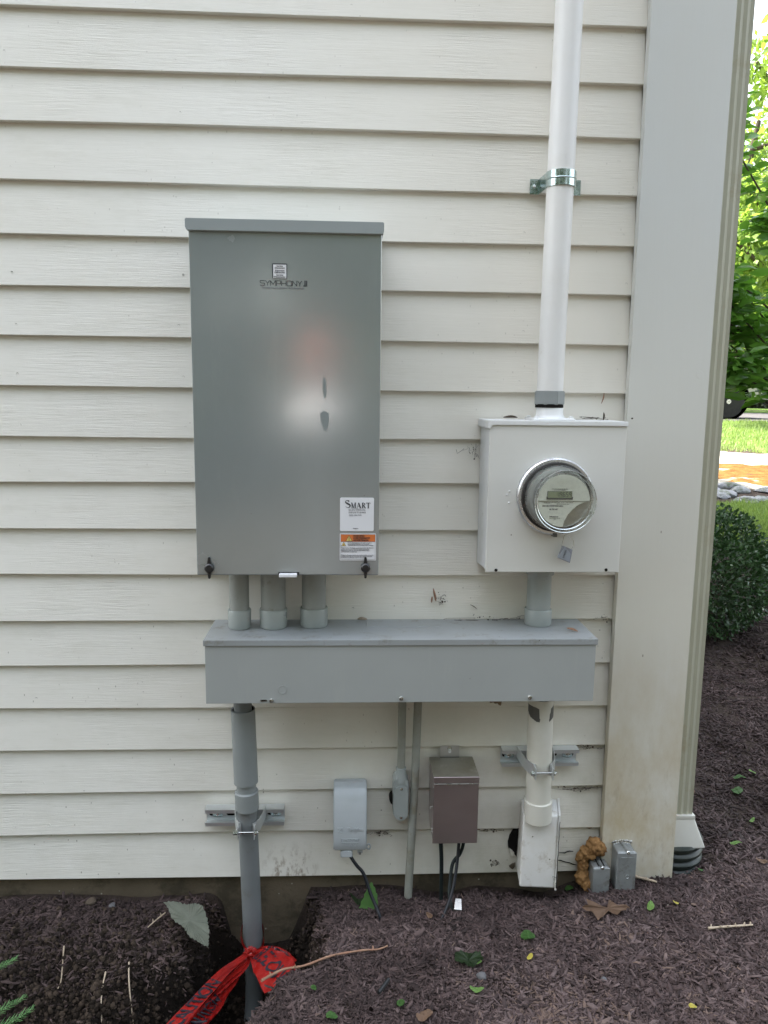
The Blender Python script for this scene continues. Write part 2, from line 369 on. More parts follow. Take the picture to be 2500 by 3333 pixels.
def prism(bm, poly, axis, a0, a1, bev=0.0, mi=0):
    """poly = 2D points in the plane normal to axis ('y': (x,z); 'x': (y,z); 'z': (x,y)), extruded a0..a1"""
    def P(p, a): return {'y': (p[0], a, p[1]), 'x': (a, p[0], p[1]), 'z': (p[0], p[1], a)}[axis]
    t = bmesh.new(); A = [t.verts.new(P(p, a0)) for p in poly]; Bv = [t.verts.new(P(p, a1)) for p in poly]; n = len(poly)
    t.faces.new(A); t.faces.new(Bv[::-1])
    for i in range(n): t.faces.new((A[i], Bv[i], Bv[(i+1) % n], A[(i+1) % n]))
    bmesh.ops.recalc_face_normals(t, faces=t.faces[:])
    if bev > 0: bmesh.ops.bevel(t, geom=t.edges[:], offset=bev, segments=2, affect='EDGES')
    bmesh.ops.triangulate(t, faces=[f for f in t.faces if len(f.verts) > 4])
    merge(bm, t, mi)
def frame_of(d):
    d = Vector(d).normalized(); a = Vector((0, 0, 1)) if abs(d.z) < .9 else Vector((0, 1, 0))
    u = d.cross(a).normalized(); return u, d.cross(u)
def tube(bm, pts, rad, seg=20, caps=True, mi=0, hollow=None):
    pts = [Vector(p) for p in pts]; n = len(pts)
    if not hasattr(rad, '__len__'): rad = [rad]*n
    t = bmesh.new(); rings = []; u = None
    for i, p in enumerate(pts):
        d = (pts[min(i+1, n-1)] - pts[max(i-1, 0)])
        if d.length < 1e-9: d = Vector((0, 0, 1))
        d.normalize()
        if u is None: u, v = frame_of(d)
        else:
            u = (u - d*u.dot(d))
            u = u.normalized() if u.length > 1e-6 else frame_of(d)[0]
            v = d.cross(u)
        rings.append([t.verts.new(p + rad[i]*(math.cos(2*math.pi*k/seg)*u + math.sin(2*math.pi*k/seg)*v)) for k in range(seg)])
    for a, b in zip(rings, rings[1:]):
        for k in range(seg): t.faces.new((a[k], a[(k+1) % seg], b[(k+1) % seg], b[k]))
    if caps: t.faces.new(rings[0][::-1]); t.faces.new(rings[-1])
    bmesh.ops.recalc_face_normals(t, faces=t.faces[:])
    merge(bm, t, mi)
def lathe(bm, c, axis, prof, seg=48, mi=0, closed=False):
    """prof: (r, a) pairs, a along axis ('y' or 'z') in world coordinates"""
    t = bmesh.new(); rings = []
    for r, a in prof:
        ring = []
        for k in range(seg):
            th = 2*math.pi*k/seg; cs, sn = r*math.cos(th), r*math.sin(th)
            ring.append(t.verts.new((c[0]+cs, a, c[2]+sn) if axis == 'y' else (c[0]+cs, c[1]+sn, a)))
        rings.append(ring)
    for a, b in zip(rings, rings[1:]):
        for k in range(seg): t.faces.new((a[k], a[(k+1) % seg], b[(k+1) % seg], b[k]))
    if closed:
        a, b = rings[-1], rings[0]
        for k in range(seg): t.faces.new((a[k], a[(k+1) % seg], b[(k+1) % seg], b[k]))
    else:
        for rg, q in ((rings[0], prof[0]), (rings[-1], prof[-1])):
            if q[0] > 1e-5: t.faces.new(rg)
    bmesh.ops.remove_doubles(t, verts=t.verts, dist=1e-6)
    bmesh.ops.recalc_face_normals(t, faces=t.faces[:])
    merge(bm, t, mi)
def pathsmooth(pts, n=8):
    P = [Vector(p) for p in pts]; out = []
    for i in range(len(P)-1):
        p0, p1, p2, p3 = P[max(i-1, 0)], P[i], P[i+1], P[min(i+2, len(P)-1)]
        for k in range(n):
            s = k/n
            out.append(.5*((2*p1) + (p2-p0)*s + (2*p0-5*p1+4*p2-p3)*s*s + (3*p1-p0-3*p2+p3)*s**3))
    out.append(P[-1]); return out
def text_mesh(s, size, extrude=.0002, sx=1.0, bold=0.0, align='CENTER', spacing=1.0, line=1.0, res=2, fn=None, shear=0.0):
    c = bpy.data.curves.new('t', 'FONT'); c.body = s; c.size = size; c.align_x = align; c.align_y = 'CENTER'
    c.extrude = extrude; c.offset = bold; c.space_character = spacing; c.space_line = line; c.resolution_u = res; c.shear = shear
    o = bpy.data.objects.new('t', c); COL.objects.link(o)
    dg = bpy.context.evaluated_depsgraph_get(); me = bpy.data.meshes.new_from_object(o.evaluated_get(dg))
    bpy.data.objects.remove(o); bpy.data.curves.remove(c)
    for v in me.vertices:
        x, y, z = v.co.x*sx, v.co.y, v.co.z
        v.co = fn(x, y, z) if fn else (x, -z, y)
    return me
def wall_text(name, s, x, y, z, size, mat, parent, **kw):
    """text standing in a vertical plane, facing -y"""
    me = text_mesh(s, size, fn=lambda a, b, c: (x+a, y-c, z+b), **kw)
    return obj(name, me, mat, parent)
def screw(bm, x, y, z, r=.004, h=.0025, mi=0):
    lathe(bm, (x, y, z), 'y', [(r*.95, y), (r, y-h*.4), (r*.8, y-h*.85), (r*.35, y-h), (0.00001, y-h*.7)], 14, mi)

# ------------------------------------------------------------------ terrain height
def _vn(x, y, s, seed):
    x = np.asarray(x, float)*s + seed*17.3; y = np.asarray(y, float)*s + seed*5.1
    xi, yi = np.floor(x), np.floor(y); xf, yf = x-xi, y-yi
    def h(a, b): q = np.sin(a*127.1 + b*311.7 + seed*74.7)*43758.5453; return q - np.floor(q)
    u, v = xf*xf*(3-2*xf), yf*yf*(3-2*yf)
    return (h(xi, yi)*(1-u)+h(xi+1, yi)*u)*(1-v) + (h(xi, yi+1)*(1-u)+h(xi+1, yi+1)*u)*v - .5
def sst(a, b, x): t = np.clip((x-a)/(b-a), 0, 1); return t*t*(3-2*t)
PIT = [(-.22, .05, .095, .10), (-.195, -.08, .135, .26), (-.205, -.18, .130, .38), (-.285, -.30, .125, .43), (-.37, -.42, .15, .44), (-.52, -.75, .19, .42), (-.7, -1.2, .2, .34)]
def pit_depth(x, y):
    d = np.zeros(np.broadcast(x, y).shape)
    for (ax, ay, ar, ad), (bx, by, br, bd) in zip(PIT, PIT[1:]):
        t = np.clip(((x-ax)*(bx-ax)+(y-ay)*(by-ay))/((bx-ax)**2+(by-ay)**2), 0, 1)
        q = np.hypot(x-ax-t*(bx-ax), y-ay-t*(by-ay)); r = ar+t*(br-ar); dep = ad+t*(bd-ad)
        q = q + .075*_vn(x, y, 9, 3) + .050*_vn(x, y, 30, 4)
        d = np.maximum(d, dep*(1-sst(.45, 1.12, q/r)))
    return d
def H(x, y):
    x = np.asarray(x, float); y = np.asarray(y, float)
    b = .050 + .032*sst(-.42, -.1, x) + .026*sst(.35, .85, x) + .06*np.clip(y-1.3, 0, 12.5)
    b = b + .028*_vn(x, y, 5, 1) + .012*_vn(x, y, 17, 2)
    b = b - .12*sst(-.25, -.75, x)*sst(-.16, -.5, y)               # the bed slopes into the trench on the left
    b = b - .055*np.exp(-((x-.50)/.11)**2 - ((y+.01)/.055)**2) - .03*np.exp(-((x-.25)/.1)**2 - ((y+.0)/.04)**2)
    b = b + .012*np.exp(-((x+.36)/.08)**2 - ((y+.0)/.05)**2) - .03*np.exp(-((x-.86)/.09)**2 - ((y-.05)/.09)**2)
    rough_ = sst(-.12, -.3, x)*sst(-.02, -.16, y)
    b = b + rough_*(.030*_vn(x, y, 22, 8) + .018*_vn(x, y, 55, 9))
    return b - pit_depth(x, y)
def grid(name, xs, ys, zoff, mat, kind='structure', edge=None, parent=None):
    X, Yy = np.meshgrid(xs, ys); Z = H(X, Yy) + zoff
    if edge is not None: X, Yy, Z = edge(X, Yy, Z)
    V = np.stack([X.ravel(), Yy.ravel(), Z.ravel()], 1); nx, ny = len(xs), len(ys)
    i = (np.arange(ny-1)[:, None]*nx + np.arange(nx-1)[None]).ravel()
    F = np.stack([i, i+1, i+1+nx, i+nx], 1)
    me = bpy.data.meshes.new(name); me.from_pydata(V.tolist(), [], F.tolist()); me.update()
    for p in me.polygons: p.use_smooth = True
    me.materials.append(mat); o = bpy.data.objects.new(name, me); link(o, parent); tag(o, kind=kind); return o
def spaced(*segs):
    out = []
    for a, b, st in segs: out += list(np.arange(a, b-1e-9, st))
    return np.array(out + [segs[-1][1]])
xs = spaced((-120, -20, 20), (-20, -2, 1.5), (-2, -.9, .1), (-.9, 1.3, .011), (1.3, 4, .1), (4, 20, 1), (20, 120, 20))
ys = spaced((-120, -20, 20), (-20, -2, 1.5), (-2, -.9, .1), (-.9, .25, .011), (.25, 4, .1), (4, 20, 1), (20, 120, 20))
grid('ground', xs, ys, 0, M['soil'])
wob = lambda amp, fr, ph: (lambda X, Yy, Z: (X, Yy + 0*X, Z))
def strip(name, x0, x1, y0f, y1f, mat, n=24, nx=60, zoff=.006):
    t = np.linspace(0, 1, n); x = np.linspace(x0, x1, nx); X = np.tile(x, (n, 1))
    Yy = y0f(X)*(1-t[:, None]) + y1f(X)*t[:, None]; Z = H(X, Yy) + zoff
    V = np.stack([X.ravel(), Yy.ravel(), Z.ravel()], 1)
    i = (np.arange(n-1)[:, None]*nx + np.arange(nx-1)[None]).ravel(); F = np.stack([i, i+1, i+1+nx, i+nx], 1)
    me = bpy.data.meshes.new(name); me.from_pydata(V.tolist(), [], F.tolist()); me.update()
    for p in me.polygons: p.use_smooth = True
    me.materials.append(mat); o = bpy.data.objects.new(name, me); link(o); tag(o, kind='structure'); return o
e1 = lambda X: 3.55 + .25*np.sin(X*1.1)                 # bed / near lawn
e2 = lambda X: 4.95 + .12*np.sin(X*1.7+1)               # near lawn / stone border
e3 = lambda X: 5.75 + .12*np.sin(X*1.3)                 # border / litter
e4 = lambda X: 7.7 + .15*np.sin(X*.9) - .05*(X-4)       # litter / path
e5 = lambda X: 8.9 - .32*(X-4.8)                        # path / far lawn
e6 = lambda X: 13.4 + .0*X
strip('lawn', 1.15, 30, e1, e2, M['lawn'], zoff=.008)
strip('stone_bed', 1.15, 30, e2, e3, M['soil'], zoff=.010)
strip('leaf_litter', 1.15, 30, e3, e4, M['litter'], zoff=.012)
strip('gravel_path', 1.15, 30, e4, e5, M['gravel'], zoff=.010)
strip('far_lawn', 1.15, 30, e5, e6, M['lawn'], zoff=.008)
strip('driveway', -30, 60, lambda X: 13.4+0*X, lambda X: 22+0*X, M['asphalt'], zoff=.012)
strip('verge_lawn', -30, 60, lambda X: 22+0*X, lambda X: 60+0*X, M['lawn'], zoff=.008)
strip('woodland_floor', -30, 30, lambda X: -30+0*X, lambda X: -3.2+.2*np.sin(X), M['woodfloor'], zoff=.008)


# ------------------------------------------------------------------ mulch (uncountable: one mesh)
def shards(name, X, Yy, L, Wd, T, tone, mat, lift=0.3, tilt=.35, parent=None, kind='stuff', label=None, cat=None):
    n = len(X); Z = H(X, Yy); th = rng.uniform(0, 2*np.pi, n); tl = rng.normal(0, tilt, n); ro = rng.normal(0, tilt*1.4, n)
    ax = np.stack([np.cos(th)*np.cos(tl), np.sin(th)*np.cos(tl), np.sin(tl)], 1)
    sd = np.stack([-np.sin(th), np.cos(th), 0*th], 1); nn = np.cross(ax, sd)
    s2 = sd*np.cos(ro)[:, None] + nn*np.sin(ro)[:, None]; n2 = np.cross(ax, s2)
    C = np.stack([X, Yy, Z + T*.4 + rng.uniform(0, lift, n)*.012], 1)
    prof = np.array([(-.5, -.28, 0), (-.5, .22, 0), (-.12, .5, .1), (.5, .18, 0), (.5, -.12, 0), (.1, -.5, .1)])
    vs_ = []
    jit = rng.uniform(.6, 1.25, (n, 6))
    for up_ in (0, 1):
        for k, (a, b, c) in enumerate(prof):
            vs_.append(C + ax*(a*L*(.85+.15*jit[:, k]))[:, None] + s2*(b*Wd*jit[:, k])[:, None] + n2*((c+up_-.5)*T)[:, None])
    V = np.stack(vs_, 1).reshape(-1, 3)                       # 12 verts per chip
    quads = [(6, 7, 8, 11), (8, 9, 10, 11)] + [(k, (k+1) % 6, (k+1) % 6+6, k+6) for k in range(6)]
    q = np.array(quads); F = (np.arange(n)[:, None, None]*12 + q[None]).reshape(-1, 4)
    return quadmesh(name, V, F, np.repeat(tone, len(quads)), mat, parent, kind, label, cat)
def quadmesh(name, V, F, tone, mat, parent=None, kind=None, label=None, cat=None, smooth=False):
    me = bpy.data.meshes.new(name); me.vertices.add(len(V)); me.vertices.foreach_set('co', np.asarray(V, np.float32).ravel())
    me.loops.add(F.size); me.loops.foreach_set('vertex_index', np.asarray(F, np.int32).ravel())
    me.polygons.add(len(F)); k = F.shape[1]
    me.polygons.foreach_set('loop_start', np.arange(0, F.size, k, dtype=np.int32))
    me.update(calc_edges=True)
    a = me.attributes.new('tone', 'FLOAT', 'FACE'); a.data.foreach_set('value', np.asarray(tone, np.float32))
    me.materials.append(mat); me.validate()
    o = bpy.data.objects.new(name, me)
    if parent is not None:
        me.transform(Matrix.Translation(-wloc(parent)))
    link(o, parent); tag(o, label, cat, None, kind)
    return o
def chipset(n, x0, x1, y0, y1, lmin, lmax, keep):
    X = rng.uniform(x0, x1, n); Yy = rng.uniform(y0, y1, n)
    k = keep(X, Yy); X, Yy = X[k], Yy[k]; m = len(X)
    L = lmin + (lmax-lmin)*rng.beta(1.5, 4.2, m)
    return X, Yy, L, L*rng.uniform(.09, .30, m)+.0008, rng.uniform(.001, .003, m), rng.beta(2, 2.6, m)*.86 + (rng.random(m) < .05)*rng.uniform(.0, .14, m)
parts_ = []
def inhouse(X, Yy): return (Yy > -.004) & (X < .80) | ((X > .64) & (X < .80) & (Yy > -.024))
pitk = lambda X, Yy: (pit_depth(X, Yy) < .03 + .10*rng.random(len(X))**3)
near = lambda X, Yy: ~inhouse(X, Yy) & pitk(X, Yy) & (rng.random(len(X)) < np.where(X < -.2, np.clip(1.1 + Yy*3.6, .10, .85), 1))
parts_.append(chipset(26000, -.95, 1.3, -.62, .0, .012, .058, near))
parts_.append(chipset(80000, -.95, 1.3, -.62, .0, .003, .016, near))
c_ = chipset(24000, -.95, 1.3, -.62, .0, .010, .045, near); parts_.append((c_[0], c_[1], c_[2], c_[2]*.07+.0006, c_[4]*.5, np.clip(c_[5]+.15, 0, 1)))
parts_.append(chipset(9000, -1.6, 1.8, -1.9, -.6, .012, .05, lambda X, Yy: pitk(X, Yy)))
parts_.append(chipset(36000, .78, 2.4, -.1, 1.4, .008, .055, lambda X, Yy: ~inhouse(X, Yy)))
parts_.append(chipset(30000, .9, 4.2, 1.3, 3.8, .015, .075, lambda X, Yy: ~inhouse(X, Yy) & (Yy < e1(X)+.1)))
A = [np.concatenate(c) for c in zip(*parts_)]
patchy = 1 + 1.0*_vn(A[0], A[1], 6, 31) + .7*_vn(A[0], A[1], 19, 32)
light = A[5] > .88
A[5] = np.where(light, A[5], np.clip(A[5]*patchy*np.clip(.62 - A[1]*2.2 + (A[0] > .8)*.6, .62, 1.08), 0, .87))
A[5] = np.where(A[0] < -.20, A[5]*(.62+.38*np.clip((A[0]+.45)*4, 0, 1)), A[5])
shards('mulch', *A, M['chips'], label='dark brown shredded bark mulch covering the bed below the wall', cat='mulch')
# crumbly soil inside the trench
n = 90000; X = rng.uniform(-.95, .0, n); Yy = rng.uniform(-.75, -.005, n); k = (pit_depth(X, Yy) > .010) | ((X < -.22) & (rng.random(n) < np.clip(-Yy*3, 0, .9))); X, Yy = X[k], Yy[k]
s = .0016 + .011*rng.random(len(X))**6
shards('soil_crumbs', X, Yy, s, s*.85, s*.7, rng.uniform(0, 1, len(X))**2, M['crumbs'], label='damp dark soil crumbs lining the dug trench', cat='soil')
# litter specks and grass
def blades(name, n, xf, hmin, hmax, wid, mat, label):
    X, Yy = xf(n); n = len(X); Z = H(X, Yy); th = rng.uniform(0, 2*np.pi, n); h = rng.uniform(hmin, hmax, n)
    d = np.stack([np.cos(th), np.sin(th), 0*th], 1); ln = rng.uniform(-.5, .5, (n, 2))*h[:, None]
    P = np.stack([X, Yy, Z], 1); top = P + np.stack([ln[:, 0], ln[:, 1], h], 1)
    V = np.stack([P-d*wid, P+d*wid, top+d*wid*.15, top-d*wid*.15], 1).reshape(-1, 3)
    return quadmesh(name, V, np.arange(n*4).reshape(-1, 4), rng.random(n), mat, None, 'stuff', label, 'grass')
def area(y0f, y1f, x0, x1):
    def f(n):
        X = rng.uniform(x0, x1, n); a, b = y0f(X), y1f(X); return X, a + (b-a)*rng.random(n)
    return f
blades('grass', 26000, area(e1, e2, 1.6, 5.5), .03, .075, .004, M['grass'], 'short green lawn grass between the mulch bed and the stones')
blades('lawn_grass', 30000, area(e5, e6, 3.2, 10.5), .03, .08, .008, M['grass'], 'sunlit bright green lawn grass beyond the pale path')

# ------------------------------------------------------------------ house
house = thing('house', (0, 0, .05), 'cream painted wooden house wall with horizontal lap siding and wide corner board', 'house')
ZK = [2.058, 1.943, 1.835, 1.719, 1.610, 1.505, 1.398, 1.290, 1.182, 1.079, .973, .867, .760, .652, .546, .442, .336, .227, .114]
zk = [2.058 + .108*k for k in range(36, 0, -1)] + ZK
bm = B(); X0, X1 = -4.0, .632
TB = .0118
for i, z in enumerate(zk):
    top = (zk[i-1] if i else z+.108) + .004
    n_ = 40; t = bmesh.new(); rows = []
    xsb = np.linspace(X0, X1, n_)
    for j, x in enumerate(xsb):
        wv = .0016*math.sin(x*2.3+i*1.7) + (.0030*float(_vn(x, i*3.1, 1.3, 5)))
        if i == len(zk)-1: wv -= .006*math.sin((x+1.2)*1.3)+0*x
        dy = .0012*float(_vn(x, i*7.7, 2.1, 8))
        prof = [(TB+.004, z+wv), (.0016+dy, z+wv), (0+dy, z+wv+.0018), (TB*.45+dy, z+(top-z)*.5), (TB+dy*.5, top)]
        rows.append([t.verts.new((x, a, b)) for a, b in prof])
    for a, b in zip(rows, rows[1:]):
        for q in range(4): t.faces.new((a[q], b[q], b[q+1], a[q+1]))
    t.faces.new(rows[-1]); merge(bm, t)
# nail dimples: studs every 0.41 m
for i, z in enumerate(zk[28:]):
    for sx_ in (-1.13, -.715, -.362, .01, .385, .612):
        if rnd.random() < .12: continue
        x = sx_ + rnd.uniform(-.008, .008); zz = z + .024 + rnd.uniform(-.004, .004); yy = TB*(.024/.108) - .0002
        lathe(bm, (x, 0, zz), 'y', [(.0030, yy+.0004), (.0028, yy-.0002), (.0012, yy+.0009), (.00001, yy+.0012)], 10, 1)
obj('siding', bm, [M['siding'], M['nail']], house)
bm = B(); box(bm, X0, .62, .016, .22, -.7, .118); obj('foundation', bm, M['concrete'], house)
bm = B(); box(bm, .630, .812, -.021, .0, .10, 5.9, .0015)
o = obj('corner_board', bm, M['trim'], house)
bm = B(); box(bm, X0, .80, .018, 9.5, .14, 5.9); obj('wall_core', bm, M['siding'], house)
bm = B(); box(bm, .62, .800, .016, 9.4, -.5, .13); obj('side_foundation', bm, M['concrete'], house)
bm = B()
for k in range(54):
    z = .15 + .106*k
    hexa(bm, [(.801, .11, z), (.813, .11, z), (.813, 9.4, z), (.801, 9.4, z), (.801, .11, z+.109), (.803, .11, z+.109), (.803, 9.4, z+.109), (.801, 9.4, z+.109)])
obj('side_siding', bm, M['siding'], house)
bm = B(); box(bm, .801, .815, .001, .109, .10, 5.9, .001); obj('side_corner_board', bm, M['trim'], house)
bm = B()
prism(bm, [(-.35, 5.88), (9.9, 5.88), (9.9, 6.0), (4.7, 8.2), (-.35, 6.0)], 'x', -4.4, 1.2); obj('roof', bm, M['roofing'], house)
# broken siding by the white box and cracks
def flatpoly(bm, pts, y0, y1, mi=0): prism(bm, pts, 'y', y0, y1, 0, mi)
bm = B(); pts = [(.437, .230), (.426, .229), (.414, .219), (.406, .206), (.402, .19), (.4025, .176), (.4045, .172), (.4075, .160), (.412, .155), (.4165, .160), (.424, .152), (.437, .15)]
flatpoly(bm, pts, -.0012, .012)
obj('siding_hole', bm, M['void'], house)
bm = B(); flatpoly(bm, [(.4035, .1765), (.410, .172), (.4165, .165), (.417, .158), (.4125, .1535), (.4075, .159)], -.0035, -.0005); 
flatpoly(bm, [(.405, .128), (.413, .134), (.420, .137), (.420, .126), (.415, .119), (.410, .122)], -.003, -.0005, 1)
obj('loose_chip', bm, [M['siding'], M['concrete']], house)
def crack(bm, pts, wd):
    pts = [Vector((p[0], 0, p[1])) for p in pathsmooth([(a, b, 0) for a, b in pts], 5)] if False else [Vector((a, 0, b)) for a, b in pts]
    top = []; bot = []
    for k, p in enumerate(pts):
        wk = wd*(.25 + .9*math.sin(math.pi*(k+.4)/(len(pts)))) * rnd.uniform(.6, 1.2)
        top.append((p.x, p.z+wk)); bot.append((p.x, p.z-wk))
    flatpoly(bm, top+bot[::-1], -.0015+.004, .003)
bm = B()
crack(bm, [(.530, .1605), (.538, .1600), (.545, .1595), (.550, .1625), (.556, .1640), (.566, .1632)], .0016)
crack(bm, [(.526, .1400), (.536, .1390), (.548, .1345), (.558, .1325), (.566, .1285), (.576, .1265)], .0014)
for v in bm.verts: v.co.y = v.co.y + (.114+.02 - v.co.z)*0 + -.0028
obj('siding_crack', bm, M['void'], house)
bm = B(); flatpoly(bm, [(.3405, .5598), (.345, .5535), (.352, .5555), (.3555, .5520), (.363, .5525), (.365, .5485), (.370, .5465), (.372, .551), (.3715, .554), (.3745, .5598)], -.0012, .003)
M['bare_wood'] = weathered('bare_wood', (.22, .15, .09), (.16, .11, .07), .8, vscale=60); obj('peeled_patch', bm, M['bare_wood'], house); bm = B()
flatpoly(bm, [(.597, .222), (.603, .226), (.612, .2255), (.612, .221), (.606, .219)], .0068, .0085)
obj('peeled_patch', bm, M['bare_wood'], house)

# ------------------------------------------------------------------ transfer switch cabinet
XL, XR, YF, ZB, ZT = -.3105, .0662, -.165, .9065, 1.592
cab = thing('electrical_cabinet', ((XL+XR)/2, 0, ZB), 'tall grey steel electrical cabinet with white service label and two stickers', 'electrical cabinet')
bm = B(); box(bm, XL+.003, XR-.003, YF+.012, -.001, ZB+.006, ZT+.01, .002); obj('cabinet_body', bm, M['enamel'], cab)
bm = B(); box(bm, XL, XR, YF, YF+.020, ZB, ZT+.006, .0022, 0, 3)
o = obj('cabinet_door', bm, M['enamel'], cab)
bm = B()
prism(bm, [(XL-.0055, ZT+.0225), (XL-.0055, ZT+.0045), (XL-.001, ZT-.001), (XR+.001, ZT-.001), (XR+.0035, ZT+.0045), (XR+.0035, ZT+.0225)], 'y', YF-.0055, -.001, .0014)
obj('top_cap', bm, M['enamel_cap'], cab)
for x, z in ((-.2845, .9225), (.0388, .9235)):
    bm = B(); lathe(bm, (x, 0, z), 'y', [(.0092, YF), (.0100, YF-.004), (.0096, YF-.0075), (.007, YF-.0100), (.00001, YF-.0105)], 28)
    prism(bm, [(x-.0022, z-.0225), (x+.0020, z-.0225), (x+.004, z-.008), (x+.004, z+.008), (x+.0020, z+.0225), (x-.0022, z+.0225), (x-.004, z+.008), (x-.004, z-.008)], 'y', YF-.007, YF-.0004, .0008)
    obj('knob', bm, M['black'], cab, True)
bm = B(); box(bm, -.1425, -.0995, YF-.0010, YF+.002, .9070, .9135); box(bm, -.1405, -.1035, YF-.014, YF-.001, .9045, .9115, .0015, 1); box(bm, -.127, -.117, YF-.0125, YF-.0121, .9065, .909, 0, 0)
obj('latch', bm, [M['black'], M['label_white']], cab)
yL = YF-.0008
def rrect(x0, x1, z0, z1, r, n=5):
    out = []
    for cx, cz, a0 in ((x1-r, z1-r, 0), (x0+r, z1-r, 90), (x0+r, z0+r, 180), (x1-r, z0+r, 270)):
        for k in range(n+1): a = R(a0+90*k/n); out.append((cx+r*math.cos(a), cz+r*math.sin(a)))
    return out
M['smudge'] = weathered('dull_smudge', (.222, .25, .25), (.21, .235, .23), .33)
for pts_ in ([(-.0500, 1.312), (-.0460, 1.316), (-.0425, 1.300), (-.0430, 1.278), (-.0470, 1.270), (-.0510, 1.290)], [(-.0560, 1.242), (-.0480, 1.248), (-.0385, 1.243), (-.0370, 1.226), (-.0425, 1.207), (-.0475, 1.208), (-.0535, 1.222)]):
    bm = B(); prism(bm, pts_, 'y', YF-.0002, YF+.001); obj('smudge', bm, M['smudge'], cab)
bm = B(); prism(bm, rrect(-.1492, -.1202, 1.5045, 1.5335, .0015), 'y', yL, YF+.001)
lab = obj('disconnect_label', bm, M['label_black'], cab)
bm = B(); box(bm, -.1472, -.1217, yL-.0006, yL, 1.5052, 1.5312); obj('label_panel', bm, M['label_white'], lab)
wall_text('label_lettering', 'Service\nDisconnect', -.1345, yL-.0007, 1.5266, .0042, M['label_black'], lab, bold=.00008, line=.85)
wall_text('label_lettering', 'Réparation\nDébrancher', -.1345, yL-.0007, 1.5180, .0042, M['label_black'], lab, bold=.00008, line=.85)
wall_text('label_lettering', 'Servicio\nDesconectar', -.1345, yL-.0007, 1.5096, .0042, M['label_black'], lab, bold=.00008, line=.85)
# SYMPHONY II, drawn as wide thin strokes
GL = {'S': [[(1, .92), (.9, 1), (.1, 1), (0, .9), (0, .62), (.1, .52), (.9, .5), (1, .4), (1, .1), (.9, 0), (.1, 0), (0, .1)]], 'Y': [[(0, 1), (.5, .45), (1, 1)], [(.5, .45), (.5, 0)]],
      'M': [[(0, 0), (0, 1), (.5, .25), (1, 1), (1, 0)]], 'P': [[(0, 0), (0, 1), (.9, 1), (1, .9), (1, .5), (.9, .4), (0, .4)]], 'H': [[(0, 0), (0, 1)], [(1, 0), (1, 1)], [(0, .5), (1, .5)]],
      'O': [[(.12, 0), (0, .12), (0, .88), (.12, 1), (.88, 1), (1, .88), (1, .12), (.88, 0), (.12, 0)]], 'N': [[(0, 0), (0, 1), (1, 0), (1, 1)]], 'I': [[(.5, 0), (.5, 1)]]}
def strokes(bm, lines, x, z, wd, ht, th, y0, y1):
    for ln in lines:
        for (ax, az), (bx, bz) in zip(ln, ln[1:]):
            a = Vector((x+ax*wd, 0, z+az*ht)); b = Vector((x+bx*wd, 0, z+bz*ht)); d = (b-a).normalized(); nrm = Vector((-d.z, 0, d.x))*th*.5; e = d*th*.35
            P = [a-e-nrm, b+e-nrm, b+e+nrm, a-e+nrm]; prism(bm, [(p.x, p.z) for p in P], 'y', y0, y1)
bm = B(); x = -.1732
for ch, wd in ((a_, b_*.93) for a_, b_ in (('S', .0092), ('Y', .0086), ('M', .0108), ('P', .0085), ('H', .0092), ('O', .0096), ('N', .0090), ('Y', .0086))):
    strokes(bm, GL[ch], x, 1.4912, wd, .0094, .00105, YF-.0004, YF+.001); x += wd + .0019
strokes(bm, GL['I'], -.0862, 1.4912, .002, .0098, .0021, YF-.0004, YF+.001); strokes(bm, GL['I'], -.0830, 1.4912, .002, .0098, .0021, YF-.0004, YF+.001)
strokes(bm, GL['O'], -.0886, 1.4912, .0014, .0014, .0004, YF-.0004, YF+.001)
obj('nameplate_lettering', bm, M['label_black'], cab)
wall_text('subtitle_lettering', 'POWER MANAGEMENT TECHNOLOGY', -.1278, YF-.0003, 1.4864, .0040, M['label_fine'], cab, sx=1.18)
# company sticker
bm = B(); prism(bm, rrect(-.0148, .0553, 1.0005, 1.0705, .003), 'y', yL, YF+.001); st = obj('company_sticker', bm, M['label_white'], cab)
ys_ = yL-.0003
def ribbon2(bm, pts, wds, y0, y1):
    P = [Vector((a, 0, b)) for a, b in pts]; L_, R_ = [], []
    for i, p in enumerate(P):
        d = (P[min(i+1, len(P)-1)]-P[max(i-1, 0)]).normalized(); nn = Vector((-d.z, 0, d.x)); L_.append(p+nn*wds[i]*.5); R_.append(p-nn*wds[i]*.5)
    for i in range(len(P)-1):
        q = [L_[i], L_[i+1], R_[i+1], R_[i]]; prism(bm, [(v.x, v.z) for v in q], 'y', y0, y1)
bm = B()
S_ = [(.0075, .0160), (.0068, .0178), (.0048, .0188), (.0025, .0185), (.0008, .0168), (.0005, .0148), (.002, .0128), (.0050, .0108), (.0082, .0090), (.0100, .0068), (.0098, .0042), (.0082, .0022), (.0055, .0012), (.0025, .0022), (.0008, .0048)]
Wd = [.0030, .0028, .0018, .0012, .0016, .0022, .0028, .0033, .0033, .0028, .0022, .0018, .0010, .0008, .0006]
ox, oz = -.0040, 1.0485
ribbon2(bm, [(ox+a, oz+b*.86) for a, b in S_], Wd, ys_, yL)
def ser(bm, x0, z0, lines):
    for (ax, az, bx, bz, t) in lines: ribbon2(bm, [(x0+ax, z0+az), (x0+bx, z0+bz)], [t, t], ys_-.0001*rnd.random(), yL)
hM = .0115; bz_ = oz
ser(bm, ox+.0125, bz_, [(.0008, 0, .0008, hM, .0006), (.0008, hM, .0042, 0, .0022), (.0042, 0, .0076, hM, .0006), (.0080, 0, .0080, hM, .0022), (-.0006, .0003, .0022, .0003, .0006), (.0062, .0003, .0098, .0003, .0006), (-.0004, hM, .0016, hM, .0006), (.0070, hM, .0098, hM, .0006)])
